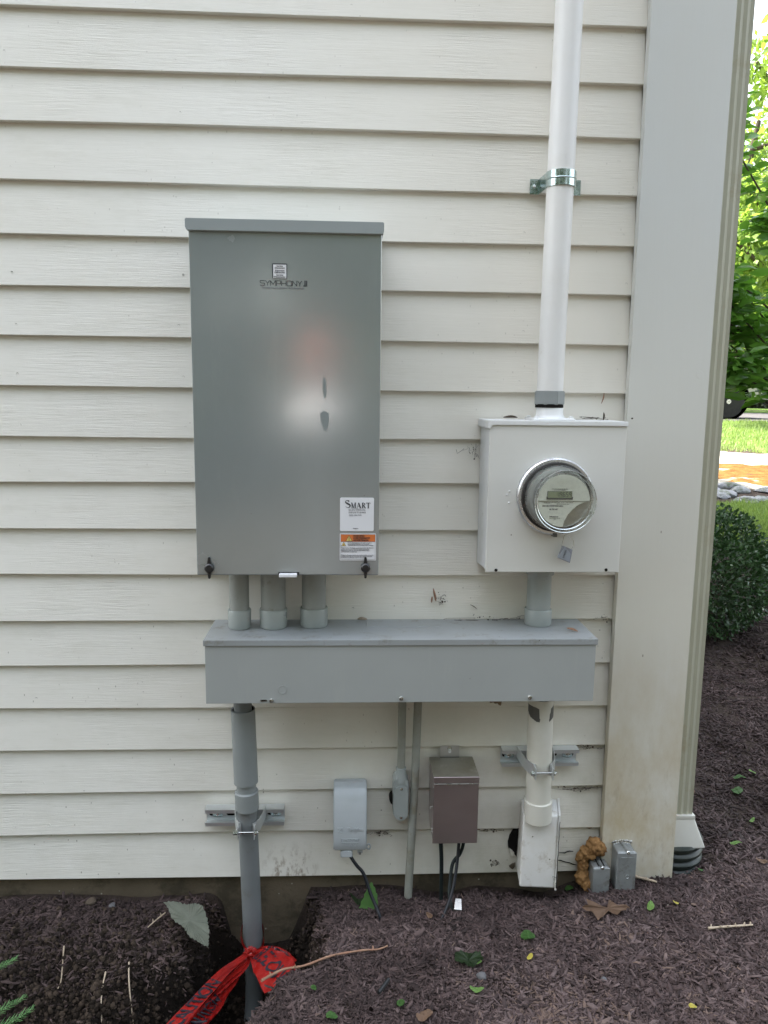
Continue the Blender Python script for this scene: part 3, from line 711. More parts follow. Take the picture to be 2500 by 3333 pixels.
ser(bm, ox+.0235, bz_, [(.0008, 0, .0042, hM, .0006), (.0040, hM, .0080, 0, .0024), (.0022, .0042, .0062, .0042, .0007), (-.0004, .0003, .0022, .0003, .0006), (.0060, .0003, .0098, .0003, .0006)])
ser(bm, ox+.0345, bz_, [(.0014, 0, .0014, hM, .0022), (.0014, hM, .0046, .0110, .0008), (.0052, .0105, .0056, .0072, .0020), (.0050, .0064, .0020, .0060, .0008), (.0030, .0060, .0072, 0, .0020), (0, .0003, .0030, .0003, .0006), (.0060, .0003, .0085, .0003, .0006)])
ser(bm, ox+.0435, bz_, [(.0040, 0, .0040, hM, .0022), (-.0002, hM-.0004, .0082, hM-.0004, .0010), (0, hM, .0002, .0090, .0006), (.0080, hM, .0080, .0090, .0006), (.0020, .0003, .0060, .0003, .0006)])
obj('logo_lettering', bm, M['label_black'], st)
wall_text('sticker_lettering', 'ELECTRICAL', .0205, yL-.0002, 1.0450, .0058, M['label_fine'], st, sx=1.0, spacing=1.12)
wall_text('sticker_lettering', 'SOLUTIONS', .0205, yL-.0002, 1.0395, .0040, M['label_black'], st, sx=1.15, spacing=1.55, bold=.0001)
wall_text('sticker_lettering', '(203) 200-7199', .0165, yL-.0002, 1.0338, .0042, M['label_fine'], st)
wall_text('sticker_lettering', 'Website', .0175, yL-.0002, 1.0062, .0033, M['label_black'], st)
# warning sticker
wx0, wx1, wz0, wz1 = -.0150, .0605, .9382, .9950
bm = B(); prism(bm, rrect(wx0, wx1, wz0, wz1, .0015), 'y', yL, YF+.001); ws = obj('warning_sticker', bm, M['label_white'], cab)
bm = B(); box(bm, wx0+.0022, wx1-.0022, yL-.0002, yL, .9782, .9932); obj('orange_band', bm, M['label_orange'], ws)
bm = B()
for a in ((wx0+.0018, wx1-.0018, .9400, .9404), (wx0+.0018, wx1-.0018, .9932, .9936), (wx0+.0018, wx0+.0022, .94, .9936), (wx1-.0022, wx1-.0018, .94, .9936), (wx0+.0018, wx1-.0018, .9778, .9783)): box(bm, a[0], a[1], yL-.00025, yL, a[2], a[3])
obj('border_line', bm, M['label_black'], ws)
def tri(bm, x, z, s, y0, y1, mi): prism(bm, [(x-s*.577, z), (x+s*.577, z), (x, z+s)], 'y', y0, y1, 0, mi)
bm = B(); tri(bm, .0042, .9788, .0128, yL-.0004, yL, 0); tri(bm, .0042, .9797, .0105, yL-.0006, yL, 1); box(bm, .0036, .0048, yL-.0008, yL, .9824, .9874); box(bm, .0036, .0048, yL-.0008, yL, .9804, .9815)
obj('warning_triangle', bm, [M['label_black'], M['label_yellow']], ws)
bm = B(); tri(bm, -.0070, .9688, .0086, yL-.0004, yL, 0); tri(bm, -.0070, .9694, .0070, yL-.0006, yL, 1); prism(bm, [(-.0066, .9732), (-.0082, .9712), (-.0070, .9712), (-.0077, .9695), (-.0056, .9718), (-.0068, .9718)], 'y', yL-.0008, yL)
obj('shock_triangle', bm, [M['label_black'], M['label_yellow']], ws)
wall_text('warning_lettering', 'WARNING\nAVERTISSEMENT\nADVERTENCIA', .0128, yL-.0004, .9857, .0048, M['label_black'], ws, align='LEFT', bold=.00014, line=.95)
for s, x, z in (('Electric shock hazard could result in death or\nserious injury. More than one live circuit.\nDisconnect all sources of supply before servicing.', .0012, .9730),
                ("Risque de choc électrique pouvant provoquer des blessures\ngraves, voire la mort. Plus d'un circuit sous tension.\nDébrancher toutes les sources d'alimentation avant\nd'entreprendre le dépannage.", -.0118, .9610),
                ('Riesgo de descarga eléctrica que puede resultar en muerte\no lesión seria. Más de un circuito vivo. Desconecte todas\nlas fuentes de suministro antes de dar servicio.', -.0118, .9470)):
    wall_text('fine_print', s, x, yL-.0003, z, .0030, M['label_fine'], ws, align='LEFT', line=.92, sx=.93 if x < 0 else .90, bold=.00003, res=1)

# ------------------------------------------------------------------ wiring trough
TX0, TX1, TY, TZ0, TZ1 = -.3012, .5430, -.150, .6195, .7615
tr = thing('wiring_trough', (.12, 0, TZ0), 'long horizontal grey steel wiring trough fixed below the cabinet and meter box', 'wiring trough')
bm = B(); box(bm, TX0+.003, TX1-.003, TY+.004, -.001, TZ0+.003, TZ1-.003, .0012); obj('trough_body', bm, M['trough'], tr)
bm = B(); box(bm, TX0, TX1, TY-.0012, TY+.003, TZ0, TZ1-.004, .001); obj('trough_cover', bm, M['trough'], tr)
bm = B()
prism(bm, [(TY-.004, TZ1-.0125), (TY-.004, TZ1), (-.001, TZ1), (-.001, TZ1-.004), (TY-.0025, TZ1-.004), (TY-.0025, TZ1-.0125)], 'x', TX0-.003, TX1+.003, .0005)
hexa(bm, [(.045, -.062, TZ1+.0003), (.215, -.062, TZ1+.0003), (.215, -.004, TZ1+.0003), (.045, -.004, TZ1+.0003), (.0455, -.0615, TZ1+.0011), (.2145, -.0615, TZ1+.0011), (.2145, -.0045, TZ1+.0011), (.0455, -.0045, TZ1+.0011)])
o = obj('trough_lid', bm, M['trough_top'], tr)
bm = B(); lathe(bm, (-.1375, 0, .6505), 'y', [(.0092, TY-.001), (.0092, TY-.0022), (.0086, TY-.0024), (.0082, TY-.0016), (.00001, TY-.0016)], 28); obj('knockout', bm, M['trough'], tr, True)
for x, z in ((-.1612, .6262), (.1193, .6290), (.4017, .6292)):
    bm = B(); screw(bm, x, TY-.0012, z, .0052, .004); box(bm, x-.0006, x+.0006, TY-.0056, TY-.0048, z-.003, z+.003); obj('screw', bm, M['screw'], tr, True)
bm = B(); prism(bm, rrect(-.186, -.171, .6238, .6282, .0021), 'y', TY-.0020, TY-.0010); prism(bm, rrect(-.1835, -.1745, .6252, .6272, .0009), 'y', TY-.0023, TY-.0018, 0, 1); obj('cover_slot', bm, [M['screw'], M['void']], tr)

# ------------------------------------------------------------------ conduits between cabinet and trough
def conduit(x, y, r, rc, z1, label, tone='pvc', collar_h=.043):
    t = thing('conduit', (x, y, TZ1), label, 'conduit', 'short vertical conduits entering the wiring trough')
    bm = B(); tube(bm, [(x, y, TZ1), (x, y, z1)], r, 36); obj('pipe', bm, M[tone], t, True)
    bm = B(); lathe(bm, (x, y, 0), 'z', [(rc-.001, TZ1+.0008), (rc, TZ1+.003), (rc+.0006, TZ1+collar_h-.002), (rc-.0006, TZ1+collar_h), (r+.0004, TZ1+collar_h), (r, TZ1+collar_h-.004)], 40); obj('collar', bm, M['pvc_fit'], t, True)
    return t
conduit(-.2395, -.0600, .0217, .0250, ZB+.008, 'leftmost and thinnest short grey conduit under the tall cabinet')
conduit(-.1647, -.0545, .0276, .0303, ZB+.008, 'middle one of the three short grey conduits under the tall cabinet')
conduit(-.0741, -.0450, .0270, .0308, ZB+.008, 'rightmost of the three short grey conduits under the tall cabinet')
c4 = conduit(.4410, -.0400, .0272, .0305, .907, 'single short grey conduit joining the meter box to the trough', 'pvc_fit', .038)
bm = B(); hx = [(.4410+.0325*math.cos(R(22.5+45*k)), -.04+.0325*math.sin(R(22.5+45*k))) for k in range(8)]; prism(bm, hx, 'z', .8795, .9020, .0012); obj('threaded_adapter', bm, M['pvc_fit'], c4)

# ------------------------------------------------------------------ meter box
MX0, MX1, MY, MZ0, MZ1 = .2995, .5930, -.125, .9035, 1.2270
mb = thing('meter_box', (.445, 0, MZ0), 'square cream painted steel meter box holding the round electricity meter', 'meter box')
bm = B()
prism(bm, [(-.001, MZ0+.004), (-.001, MZ1), (MY+.006, MZ1), (MY+.006, MZ0+.0045), (-.070, MZ0+.0045), (-.050, MZ0+.012)] if False else [(-.001, MZ0-.006), (-.001, MZ1), (MY+.006, MZ1), (MY+.006, MZ0+.002), (-.08, MZ0+.002)], 'x', MX0+.002, MX1-.002, .0012)
obj('box_shell', bm, M['edge_paint'], mb)
bm = B(); box(bm, MX0, MX1, MY, MY+.006, MZ0, MZ1-.006, .0016, 0, 3); obj('box_cover', bm, M['meter_paint'], mb)
bm = B(); prism(bm, [(MX0-.0045, MZ1+.0035), (MX0-.0045, MZ1-.0125), (MX0-.0005, MZ1-.0155), (MX0+.006, MZ1-.0065), (MX1-.004, MZ1-.0065), (MX1+.0015, MZ1-.0065), (MX1+.0015, MZ1+.0035)], 'y', MY-.0035, -.001, .0012); obj('top_cap', bm, M['edge_paint'], mb)
for x, z in ((.3225, .9085), (.5645, .9092)):
    bm = B(); screw(bm, x, MY, z, .0035, .002, 0); box(bm, x-.0022, x+.0022, MY-.0024, MY-.0012, z, z+.0028); obj('cover_screw', bm, [M['void']], mb)
for x, z in ((.3455, 1.0805), (.3455, 1.0560), (.5285, 1.0705), (.3400, 1.0730)):
    bm = B(); screw(bm, x, MY, z, .0021, .0012); obj('rivet', bm, M['edge_paint'], mb)
bm = B(); hexa(bm, [(.3960, -.104, MZ1+.0038), (.4880, -.104, MZ1+.0038), (.4880, -.018, MZ1+.0038), (.3960, -.018, MZ1+.0038), (.3975, -.1025, MZ1+.0085), (.4865, -.1025, MZ1+.0085), (.4865, -.0195, MZ1+.0085), (.3975, -.0195, MZ1+.0085)], .0012)
lathe(bm, (.4418, -.06, 0), 'z', [(.0345, MZ1+.0085), (.0318, MZ1+.0110), (.0296, MZ1+.016), (.0293, MZ1+.031), (.0275, MZ1+.0318), (.0275, MZ1+.02)], 40)
for a, b in ((.4045, -.096), (.4795, -.096), (.4045, -.026), (.4795, -.026)): lathe(bm, (a, b, 0), 'z', [(.0046, MZ1+.0085), (.0046, MZ1+.012), (.003, MZ1+.0128), (.00001, MZ1+.0128)], 12)
obj('hub', bm, M['edge_paint'], mb, True)

# ------------------------------------------------------------------ meter
cx, cz = .4420, 1.0710
mt = thing('electricity_meter', (cx, MY, cz), 'round glass fronted electricity meter with digital display reading 19659', 'electricity meter')
bm = B(); lathe(bm, (cx, 0, cz), 'y', [(.0800, MY+.001), (.0822, MY-.004), (.0822, MY-.0135), (.0795, MY-.0165), (.0735, MY-.0165), (.0725, MY-.0120), (.0725, MY+.001)], 72)
ring = obj('sealing_ring', bm, weathered('worn_ring_metal', (.62, .63, .65), (.50, .51, .53), .30, .75, vscale=20, dirt=(22, .55, (.30, .28, .25), .6), grain=(50, .4, .0015)), mt, True)
bm = B(); lathe(bm, (cx, 0, cz), 'y', [(.0742, MY-.0125), (.0742, MY-.019), (.0725, MY-.0205), (.0690, MY-.0205), (.0680, MY-.0125)], 72); obj('gasket', bm, M['rubber'], mt, True)
bm = B(); lathe(bm, (cx, 0, cz), 'y', [(.0655, MY-.012), (.0650, MY-.034), (.0628, MY-.0345), (.0590, MY-.052), (.00001, MY-.052)], 64); obj('inner_can', bm, M['inner'], mt, True)
YC = MY-.089
bm = B(); lathe(bm, (cx, 0, cz), 'y', [(.0702, MY-.015), (.0700, MY-.030), (.0690, MY-.048), (.0672, MY-.066), (.0652, YC+.006), (.0648, YC+.001), (.0625, YC-.003), (.0595, YC-.003), (.0575, YC+.0015), (.0570, YC+.004), (.00001, YC+.0035)], 96)
obj('glass_cover', bm, M['glass'], mt, True)
bm = B(); lathe(bm, (cx, 0, cz), 'y', [(.0622, YC-.0022), (.0634, YC-.0030), (.0640, YC-.0014), (.0628, YC-.0008)], 72, closed=True); lathe(bm, (cx, 0, cz), 'y', [(.0566, YC+.002), (.0578, YC+.0012), (.0584, YC+.0026), (.0572, YC+.0034)], 72, closed=True)
obj('rim_highlight', bm, M['galv'], mt, True)
YFc = YC+.012
bm = B(); lathe(bm, (cx, 0, cz), 'y', [(.0560, YFc+.020), (.0555, YFc+.004), (.0548, YFc+.002)], 64); obj('face_barrel', bm, M['inner'], mt, True)
# face: a disc whose lower right segment is a separate window
NP = 64; rf = .0535
up_half = [(cx+rf*math.cos(R(a)), cz+rf*math.sin(R(a))) for a in np.linspace(0, 180, 40)]
bm = B(); prism(bm, [(cx-rf, cz)] + up_half[::-1][1:], 'y', YFc, YFc+.002)
fc = obj('face_plate', bm, M['face'], mt)
low = [(cx+rf*math.cos(R(a)), cz+rf*math.sin(R(a))) for a in np.linspace(180, 268, 24)]
cur = [(cx+.0005, cz-rf*.985), (cx+.0030, cz-.0415), (cx+.0095, cz-.0290), (cx+.0190, cz-.0175), (cx+.0300, cz-.0085), (cx+.0420, cz-.0030), (cx+.0505, cz-.0010)]
bm = B(); prism(bm, low + cur + [(cx-rf, cz-.0010)], 'y', YFc-.0012, YFc+.0008); obj('name_plate', bm, M['face'], mt)
bm = B(); lathe(bm, (cx, 0, cz), 'y', [(.0534, YFc+.0035), (.0534, YFc+.0022), (.00001, YFc+.0022)], 64); obj('lower_window', bm, M['face_low'], mt)
bm = B(); ribbon2(bm, cur, [.0010]*len(cur), YFc-.0018, YFc+.001); box(bm, cx-rf, cx+.0505, YFc-.0020, YFc+.0005, cz-.0012, cz+.0002); obj('plate_border', bm, M['inner'], mt)
bm = B(); box(bm, cx-.0345, cx+.0165, YFc-.0008, YFc, cz+.0045, cz+.0200); box(bm, cx-.0355, cx+.0175, YFc-.0014, YFc, cz+.0030, cz+.0062); box(bm, cx-.0360, cx-.0345, YFc-.0014, YFc, cz+.0030, cz+.0085); box(bm, cx+.0165, cx+.0180, YFc-.0014, YFc, cz+.0030, cz+.0085)
dsp = obj('display', bm, M['ink'], mt)
bm = B(); box(bm, cx-.0337, cx+.0157, YFc-.0012, YFc-.0007, cz+.0064, cz+.0194); obj('display_panel', bm, M['lcd'], dsp)
SEG = {'1': 'bc', '9': 'abcfg', '6': 'acdefg', '5': 'acdfg'}
bm = B()
def seg7(bm, x, z, w, h, ch, t, y0, y1):
    q = {'a': (x, z+h, x+w, z+h), 'd': (x, z, x+w, z), 'g': (x, z+h/2, x+w, z+h/2), 'f': (x, z+h/2, x, z+h), 'b': (x+w, z+h/2, x+w, z+h), 'e': (x, z, x, z+h/2), 'c': (x+w, z, x+w, z+h/2)}
    for s_ in SEG[ch]:
        a = q[s_]; hx_ = (a[0], a[1]) == (a[2], a[1])
        if abs(a[1]-a[3]) < 1e-6: box(bm, a[0]+t*.35, a[2]-t*.35, y0, y1, a[1]-t/2, a[1]+t/2)
        else: box(bm, a[0]-t/2, a[0]+t/2, y0, y1, a[1]+t*.35, a[3]-t*.35)
for k, ch in enumerate('19659'): seg7(bm, cx-.0145+k*.0062, cz+.0088,   .0036, .0088, ch, .0011, YFc-.0015, YFc-.0010)
obj('display_digits', bm, M['ink'], dsp)
wall_text('face_print', 'MULTIPLY READING BY ONE\nKILOWATT HOURS', cx-.0090, YFc-.0001, cz+.0232, .0026, M['ink'], mt, line=.8)
wall_text('face_print', 'CL200 240V 3W TYPE C2SR   TA 30  1.0 Kh  TA 30', cx-.0115, YFc-.0013, cz-.0037, .0028, M['ink'], mt, sx=.98)
wall_text('face_print', 'FM2S  60 Hz  Watthour Meter', cx-.0020, YFc-.0013, cz-.0068, .0022, M['ink'], mt, sx=.95)
bm = B(); x = cx-.0440
while x < cx-.0010:
    w2 = rnd.choice((.0003, .0005, .0008)); box(bm, x, x+w2, YFc-.0014, YFc-.0011, cz-.0122, cz-.0086); x += w2+rnd.choice((.0004, .0005, .0007))
obj('barcode', bm, M['ink'], mt)
wall_text('face_print', '88 785 487', cx-.0205, YFc-.0013, cz-.0175, .0046, M['ink'], mt, bold=.00008, sx=.85)
wall_text('face_print', 'Schlumberger', cx-.0195, YFc-.0013, cz-.0325, .0033, M['ink'], mt, bold=.0001)
wall_text('face_print', 'WATTHOUR METER\nUSA', cx-.0175, YFc-.0013, cz-.0368, .0024, M['ink'], mt, line=.9)
bm = B(); box(bm, cx-.003, cx+.006, MY-.020, MY, cz-.0860, cz-.0775, .001); obj('ring_latch', bm, M['bare_patch'], mt)
# seal
sl = thing('wire_seal', (.466, MY-.01, .93), 'clear plastic wire seal tag hanging under the electricity meter', 'seal')
yS = MY-.014
bm = B(); tube(bm, pathsmooth([(.4605, yS, .9660), (.4625, yS-.001, .980), (.4650, yS-.001, .9882), (.4700, yS-.002, .9890), (.4790, yS-.001, .9825), (.4855, yS, .9760), (.4852, yS, .9660), (.4815, yS, .9560), (.4785, yS, .9440)], 5), .00055, 8); tube(bm, [(.4605, yS, .9660), (.4590, yS, .9540)], .00055, 8)
obj('wire_loop', bm, M['screw'], sl, True)
ms, nts, bs = base('clear_tag_plastic', (.42, .44, .50), .25); bs.inputs['Transmission Weight'].default_value = .35
bm = B(); prism(bm, [(.4612, .9660), (.4838, .9570), (.4795, .9275), (.4512, .9395)], 'y', yS-.0020, yS+.0006, .0006); obj('tag_body', bm, ms, sl)
bm = B(); prism(bm, [(.4640, .9600), (.4672, .9640), (.4800, .9480), (.4782, .9300), (.4530, .9400)], 'y', yS-.0032, yS-.0019, .0004); obj('tag_core', bm, weathered('blue_grey_plastic', (.33, .36, .42), (.30, .33, .38), .35), sl)
me = text_mesh('5798493', .0052, fn=lambda a, b, c: (.4668+a*.28-b*.96, yS-.0033-c, .9475+a*.96+b*.28)); obj('tag_number', me, M['label_black'], sl)

# ------------------------------------------------------------------ riser and strap
ri = thing('riser_pipe', (.4405, -.058, 1.26), 'long cream painted vertical conduit rising from the top of the meter box', 'conduit')
bm = B(); tube(bm, [(.4405, -.060, 1.2925), (.4462, -.058, 2.05), (.4530, -.056, 3.2), (.4590, -.054, 5.8)], .0283, 40); obj('pipe', bm, M['white_paint'], ri, True)
bm = B(); oc = [(.4405+.0335*math.cos(R(15+45*k)), -.060+.0335*math.sin(R(15+45*k))) for k in range(8)]; prism(bm, oc, 'z', 1.2640, 1.2935, .0016); lathe(bm, (.4405, -.060, 0), 'z', [(.0305, 1.2575), (.0305, 1.265)], 32, 1); obj('coupling', bm, [M['pvc_new'], M['void']], ri)
cp = thing('pipe_strap', (.447, 0, 1.715), 'shiny zinc two hole pipe strap around the tall cream conduit', 'pipe strap')
bm = B(); cxs, cys, rr, th_ = .4448, -.0590, .0290, .0022
z0, z1 = 1.7145, 1.7455
pth = [(.3920, -.0035), (.4118, -.0035), (.4128, -.0060), (.4145, -.030)] + [(cxs+rr*math.cos(R(a)), cys+rr*math.sin(R(a))) for a in np.linspace(172, 368, 22)] + [(.4755, -.030), (.4768, -.0060), (.4780, -.0035), (.5030, -.0035)]
def strapband(bm, pth, z0, z1, th, mi=0):
    P = [Vector((a, b, 0)) for a, b in pth]; I, O = [], []
    for i, p in enumerate(P):
        d = (P[min(i+1, len(P)-1)]-P[max(i-1, 0)]).normalized(); nn = Vector((d.y, -d.x, 0)); O.append(p+nn*th); I.append(p)
    t = bmesh.new(); vv = []
    for i in range(len(P)): vv.append([t.verts.new((q.x, q.y, z)) for q, z in ((I[i], z0), (O[i], z0), (O[i], z1), (I[i], z1))])
    for a, b in zip(vv, vv[1:]):
        for k in range(4): t.faces.new((a[k], a[(k+1) % 4], b[(k+1) % 4], b[k]))
    t.faces.new(vv[0]); t.faces.new(vv[-1][::-1]); bmesh.ops.recalc_face_normals(t, faces=t.faces[:]); merge(bm, t, mi)
strapband(bm, pth, z0, z1, th_)
tube(bm, [(cxs+(rr+th_)*math.cos(R(a)), cys+(rr+th_)*math.sin(R(a)), (z0+z1)/2) for a in np.linspace(190, 350, 18)], .0016, 8)
obj('strap_band', bm, M['zinc'], cp, True)
for x in (.4020, .4870):
    bm = B(); screw(bm, x, -.0057, 1.7305, .0042, .0028); obj('screw', bm, M['galv'], cp, True)

# ------------------------------------------------------------------ left conduit assembly
lp = thing('underground_conduit', (-.222, -.07, -.1), 'dark grey conduit running from the left trough end down into the dug trench', 'conduit')
def lx(z): return -.2355 + (.605-z)*.026
YL = -.068
bm = B(); tube(bm, [(lx(.62), YL, .6195), (lx(.54), YL, .54)], .0205, 36); prism(bm, [(lx(.61)+.0245*math.cos(R(20+45*k)), YL+.0245*math.sin(R(20+45*k))) for k in range(8)], 'z', .603, .618, .001); obj('male_adapter', bm, M['pvc_dark'], lp, True)
bm = B(); ax = [(lx(z), YL, z) for z in (.572, .42, .3945, .3935)]
tube(bm, ax, [.0272, .0275, .0275, .0225], 44, caps=False); tube(bm, [(lx(z), YL, z) for z in (.572, .53)], .0240, 44, caps=False, mi=1)
t = bmesh.new(); u0 = [t.verts.new((lx(.572)+r*math.cos(2*math.pi*k/44), YL+r*math.sin(2*math.pi*k/44), .5722)) for r in (.0240, .0272) for k in range(44)]
for k in range(44): t.faces.new((u0[k], u0[(k+1) % 44], u0[44+(k+1) % 44], u0[44+k]))
merge(bm, t, 0); obj('sleeve', bm, [M['pvc_new'], M['void']], lp, True)
bm = B(); tube(bm, [(lx(z), YL, z) for z in (.40, .355)], .0223, 36); obj('inner_pipe', bm, M['pvc_new'], lp, True)
bm = B(); tube(bm, [(lx(z), YL, z) for z in (.3745, .3720, .330, .3285)], [.0245, .0270, .0272, .0250], 40); obj('coupling', bm, M['pvc_new'], lp, True)
bm = B(); tube(bm, [(lx(z), YL, z) for z in (.330, .15, -.04)], .0224, 36); obj('pipe', bm, M['pvc_dark'], lp, True)
bm = B(); tube(bm, [(-.2185, YL, z) for z in (-.018, -.020, -.066, -.068)], [.0215, .0236, .0236, .0215], 36); obj('lower_coupling', bm, M['pvc_dark'], lp, True)
bm = B(); tube(bm, pathsmooth([(-.2185, YL, -.06), (-.2188, YL-.001, -.12), (-.2200, YL-.006, -.18), (-.228, YL-.03, -.25), (-.25, YL-.09, -.31), (-.32, YL-.22, -.37)], 6), .0205, 32); obj('elbow', bm, M['pvc_dark'], lp, True)

def strut(x0, x1, z0, slots, label):
    """slotted steel channel: a U with returned lips, open to the front"""
    s = thing('strut_channel', ((x0+x1)/2, 0, z0), label, 'strut channel')
    h, d, t_, lip = .041, .027, .0026, .0085
    P = [(-.001, z0), (-d, z0), (-d, z0+lip), (-d+.007, z0+lip), (-d+.007, z0+lip-t_), (-d+t_, z0+lip-t_) , (-d+t_, z0+t_), (-.001-t_, z0+t_),
         (-.001-t_, z0+h-t_), (-d+t_, z0+h-t_), (-d+t_, z0+h-lip+t_), (-d+.007, z0+h-lip+t_), (-d+.007, z0+h-lip), (-d, z0+h-lip), (-d, z0+h), (-.001, z0+h)]
    P = [(max(min(a, -.001), -d), b) for a, b in P]
    bm = B(); prism(bm, P, 'x', x0, x1, 0); 
    for f in bm.faces: f.smooth = False
    obj('channel', bm, M['strut'], s)
    for x in slots[0]:
        bm = B(); prism(bm, rrect(x-.011, x+.011, z0+h/2-.006, z0+h/2+.006, .0055), 'y', -.0048, -.0030); obj('slot', bm, M['void'], s)
    for x in slots[1]:
        bm = B(); prism(bm, rrect(x-.012, x+.012, z0+h/2-.008, z0+h/2+.008, .0065), 'y', -.0072, -.0050); obj('washer', bm, M['zinc'], s)
        bm = B(); screw(bm, x, -.0072, z0+h/2, .0062, .004); box(bm, x-.0005, x+.0005, -.0118, -.011, z0+h/2-.004, z0+h/2+.004); obj('screw', bm, M['screw'], s, True)
    return s
strut(-.3340, -.1475, .2610, ((-.317, -.276, -.178), (-.307, -.169)), 'slotted galvanised strut channel behind the dark conduit on the left')
strut(.3735, .5590, .4035, ((.388, .500, .541), (.394, .5365)), 'slotted galvanised strut channel behind the cream conduit on the right')
def clamp(cx_, cy_, r, zc, half, gap, label, sag=0.0):
    s = thing('pipe_clamp', (cx_, cy_, zc-.015), label, 'pipe clamp')
    for sg in (-1, 1):
        bm = B(); pts = [(sg*(r+.0125), -.020), (sg*(r+.0110), -.038), (sg*(r+.0060), cy_+.006), (sg*(r+.0035), cy_-.004)]
        pts += [(sg*(r+.0018)*math.cos(R(a)), cy_-(r+.0018)*math.sin(R(a))) for a in (20, 35, 48, 58)]
        fx = sg*gap; pts += [(fx+sg*.0015, cy_-r*.93-.0015), (fx, cy_-r-.006), (fx, cy_-r-.017)]
        pts = [(cx_+a, b) for a, b in pts]
        if sg > 0: pts = pts[::-1]
        strapband(bm, pts, zc-half, zc+half, .0018)
        for v in bm.verts: v.co.z += -sag*max(0, (-v.co.y-.03))
        obj('clamp_half', bm, M['strut'], s, True)
    zb = zc - sag*(r+.045)
    bm = B(); yb = cy_-r-.0115
    tube(bm, [(cx_-gap-.008, yb, zb), (cx_+gap+.010, yb, zb)], .0022, 12); tube(bm, [(cx_-gap-.0115, yb, zb), (cx_-gap-.0025, yb, zb)], .0052, 6); obj('bolt', bm, M['screw'], s, True)
    bm = B(); tube(bm, [(cx_+gap+.0022, yb, zb), (cx_+gap+.0065, yb, zb)], .0056, 6); obj('nut', bm, M['screw'], s)
    return s
clamp(-.2270, -.068, .0226, .2960, .014, .0175, 'steel bolt clamp holding the dark conduit to its strut channel', .10)
clamp(.4515, -.075, .0292, .4400, .014, .0190, 'steel bolt clamp holding the cream conduit to its strut channel', .10)

# ------------------------------------------------------------------ right painted conduit and its box
rp = thing('painted_conduit', (.452, -.075, .30), 'cream painted conduit with two bare grey patches below the right trough end', 'conduit')
def rx(z): return .4475 + (.58-z)*.016
YR = -.075
bm = B(); tube(bm, [(rx(z), YR, z) for z in (.598, .33)], .0289, 44); obj('pipe', bm, M['cream_pipe'], rp, True)
bm = B(); tube(bm, [(rx(z), YR, z) for z in (.6195, .585)], .0262, 40); obj('threaded_end', bm, M['pvc_dark'], rp, True)
def patch(bm, poly, r):   # poly in (angle deg, z) on the pipe's surface
    a0 = min(p[0] for p in poly); a1 = max(p[0] for p in poly)
    t = bmesh.new(); n = 26; lo, hi = [], []
    P = poly + [poly[0]]
    for k in range(n+1):
        a = a0 + (a1-a0)*k/n; zs = []
        for (x0, y0), (x1, y1) in zip(P, P[1:]):
            if (x0-a)*(x1-a) <= 0 and x0 != x1: zs.append(y0+(y1-y0)*(a-x0)/(x1-x0))
        if len(zs) < 2: zs = [zs[0], zs[0]] if zs else [poly[0][1]]*2
        j = .0008*rnd.uniform(-1, 1)
        for lst, z in ((lo, min(zs)+j), (hi, max(zs))): lst.append(t.verts.new((rx(z)+r*math.cos(R(a)), YR+r*math.sin(R(a)), z)))
    for k in range(n): t.faces.new((lo[k], lo[k+1], hi[k+1], hi[k]))
    bmesh.ops.remove_doubles(t, verts=t.verts, dist=1e-5)
    merge(bm, t)
bm = B()
patch(bm, [(182, .584), (182, .5660), (205, .5560), (235, .5500), (252, .5490), (255, .5560), (249, .5600), (246, .5720), (250, .5800), (236, .5830), (210, .5840)], .0292)
obj('bare_patch', bm, M['bare_patch'], rp, True)
bm = B()
patch(bm, [(298, .5490), (322, .5540), (358, .5580), (358, .585), (325, .5830), (308, .580), (306, .5720), (300, .5660), (303, .5580), (296, .5540)], .0292)
obj('bare_patch', bm, M['bare_patch'], rp, True)
bm = B(); tube(bm, [(rx(z), YR, z) for z in (.3460, .3445, .2960)], [.0305, .0326, .0322], 44); obj('socket', bm, M['cream_pipe'], rp, True)
wb = thing('conduit_box', (.46, -.05, .12), 'large white plastic conduit body box with a cracked side cover by the ground', 'conduit body')
bm = B(); P = [(.4120, -.088, .1290), (.4965, -.090, .1250), (.5160, -.002, .1250), (.4220, -.002, .1300), (.4165, -.080, .3100), (.5000, -.082, .3080), (.5200, -.002, .3060), (.4280, -.002, .3080)]
hexa(bm, P, .006, 0, 3); obj('box_shell', bm, M['white_box'], wb, True)
bm = B(); P = [(.4960, -.0910, .1215), (.5005, -.0910, .1210), (.5210, -.002, .1215), (.5150, -.002, .1215), (.4995, -.0830, .3090), (.5042, -.0830, .3085), (.5245, -.002, .3070), (.5185, -.002, .3070)]
hexa(bm, P, .0012); obj('side_cover', bm, M['white_box'], wb)
bm = B(); ribbon2(bm, [(.4992+.0006*math.sin(k*1.9)+.0036*k/14, .128+k*.0118) for k in range(15)], [.0006+.0006*rnd.random() for _ in range(15)], -.0935, -.083)
for v in bm.verts: v.co.y = v.co.y + (v.co.z-.125)*.05
obj('cover_crack', bm, M['void'], wb)
bm = B(); tube(bm, [(.4890, -.0915, .1585), (.4975, -.0945, .1580)], .0009, 8); tube(bm, [(.4935, -.0915, .1420), (.4980, -.0945, .1440)], .0011, 8); obj('screw_tip', bm, M['screw'], wb)

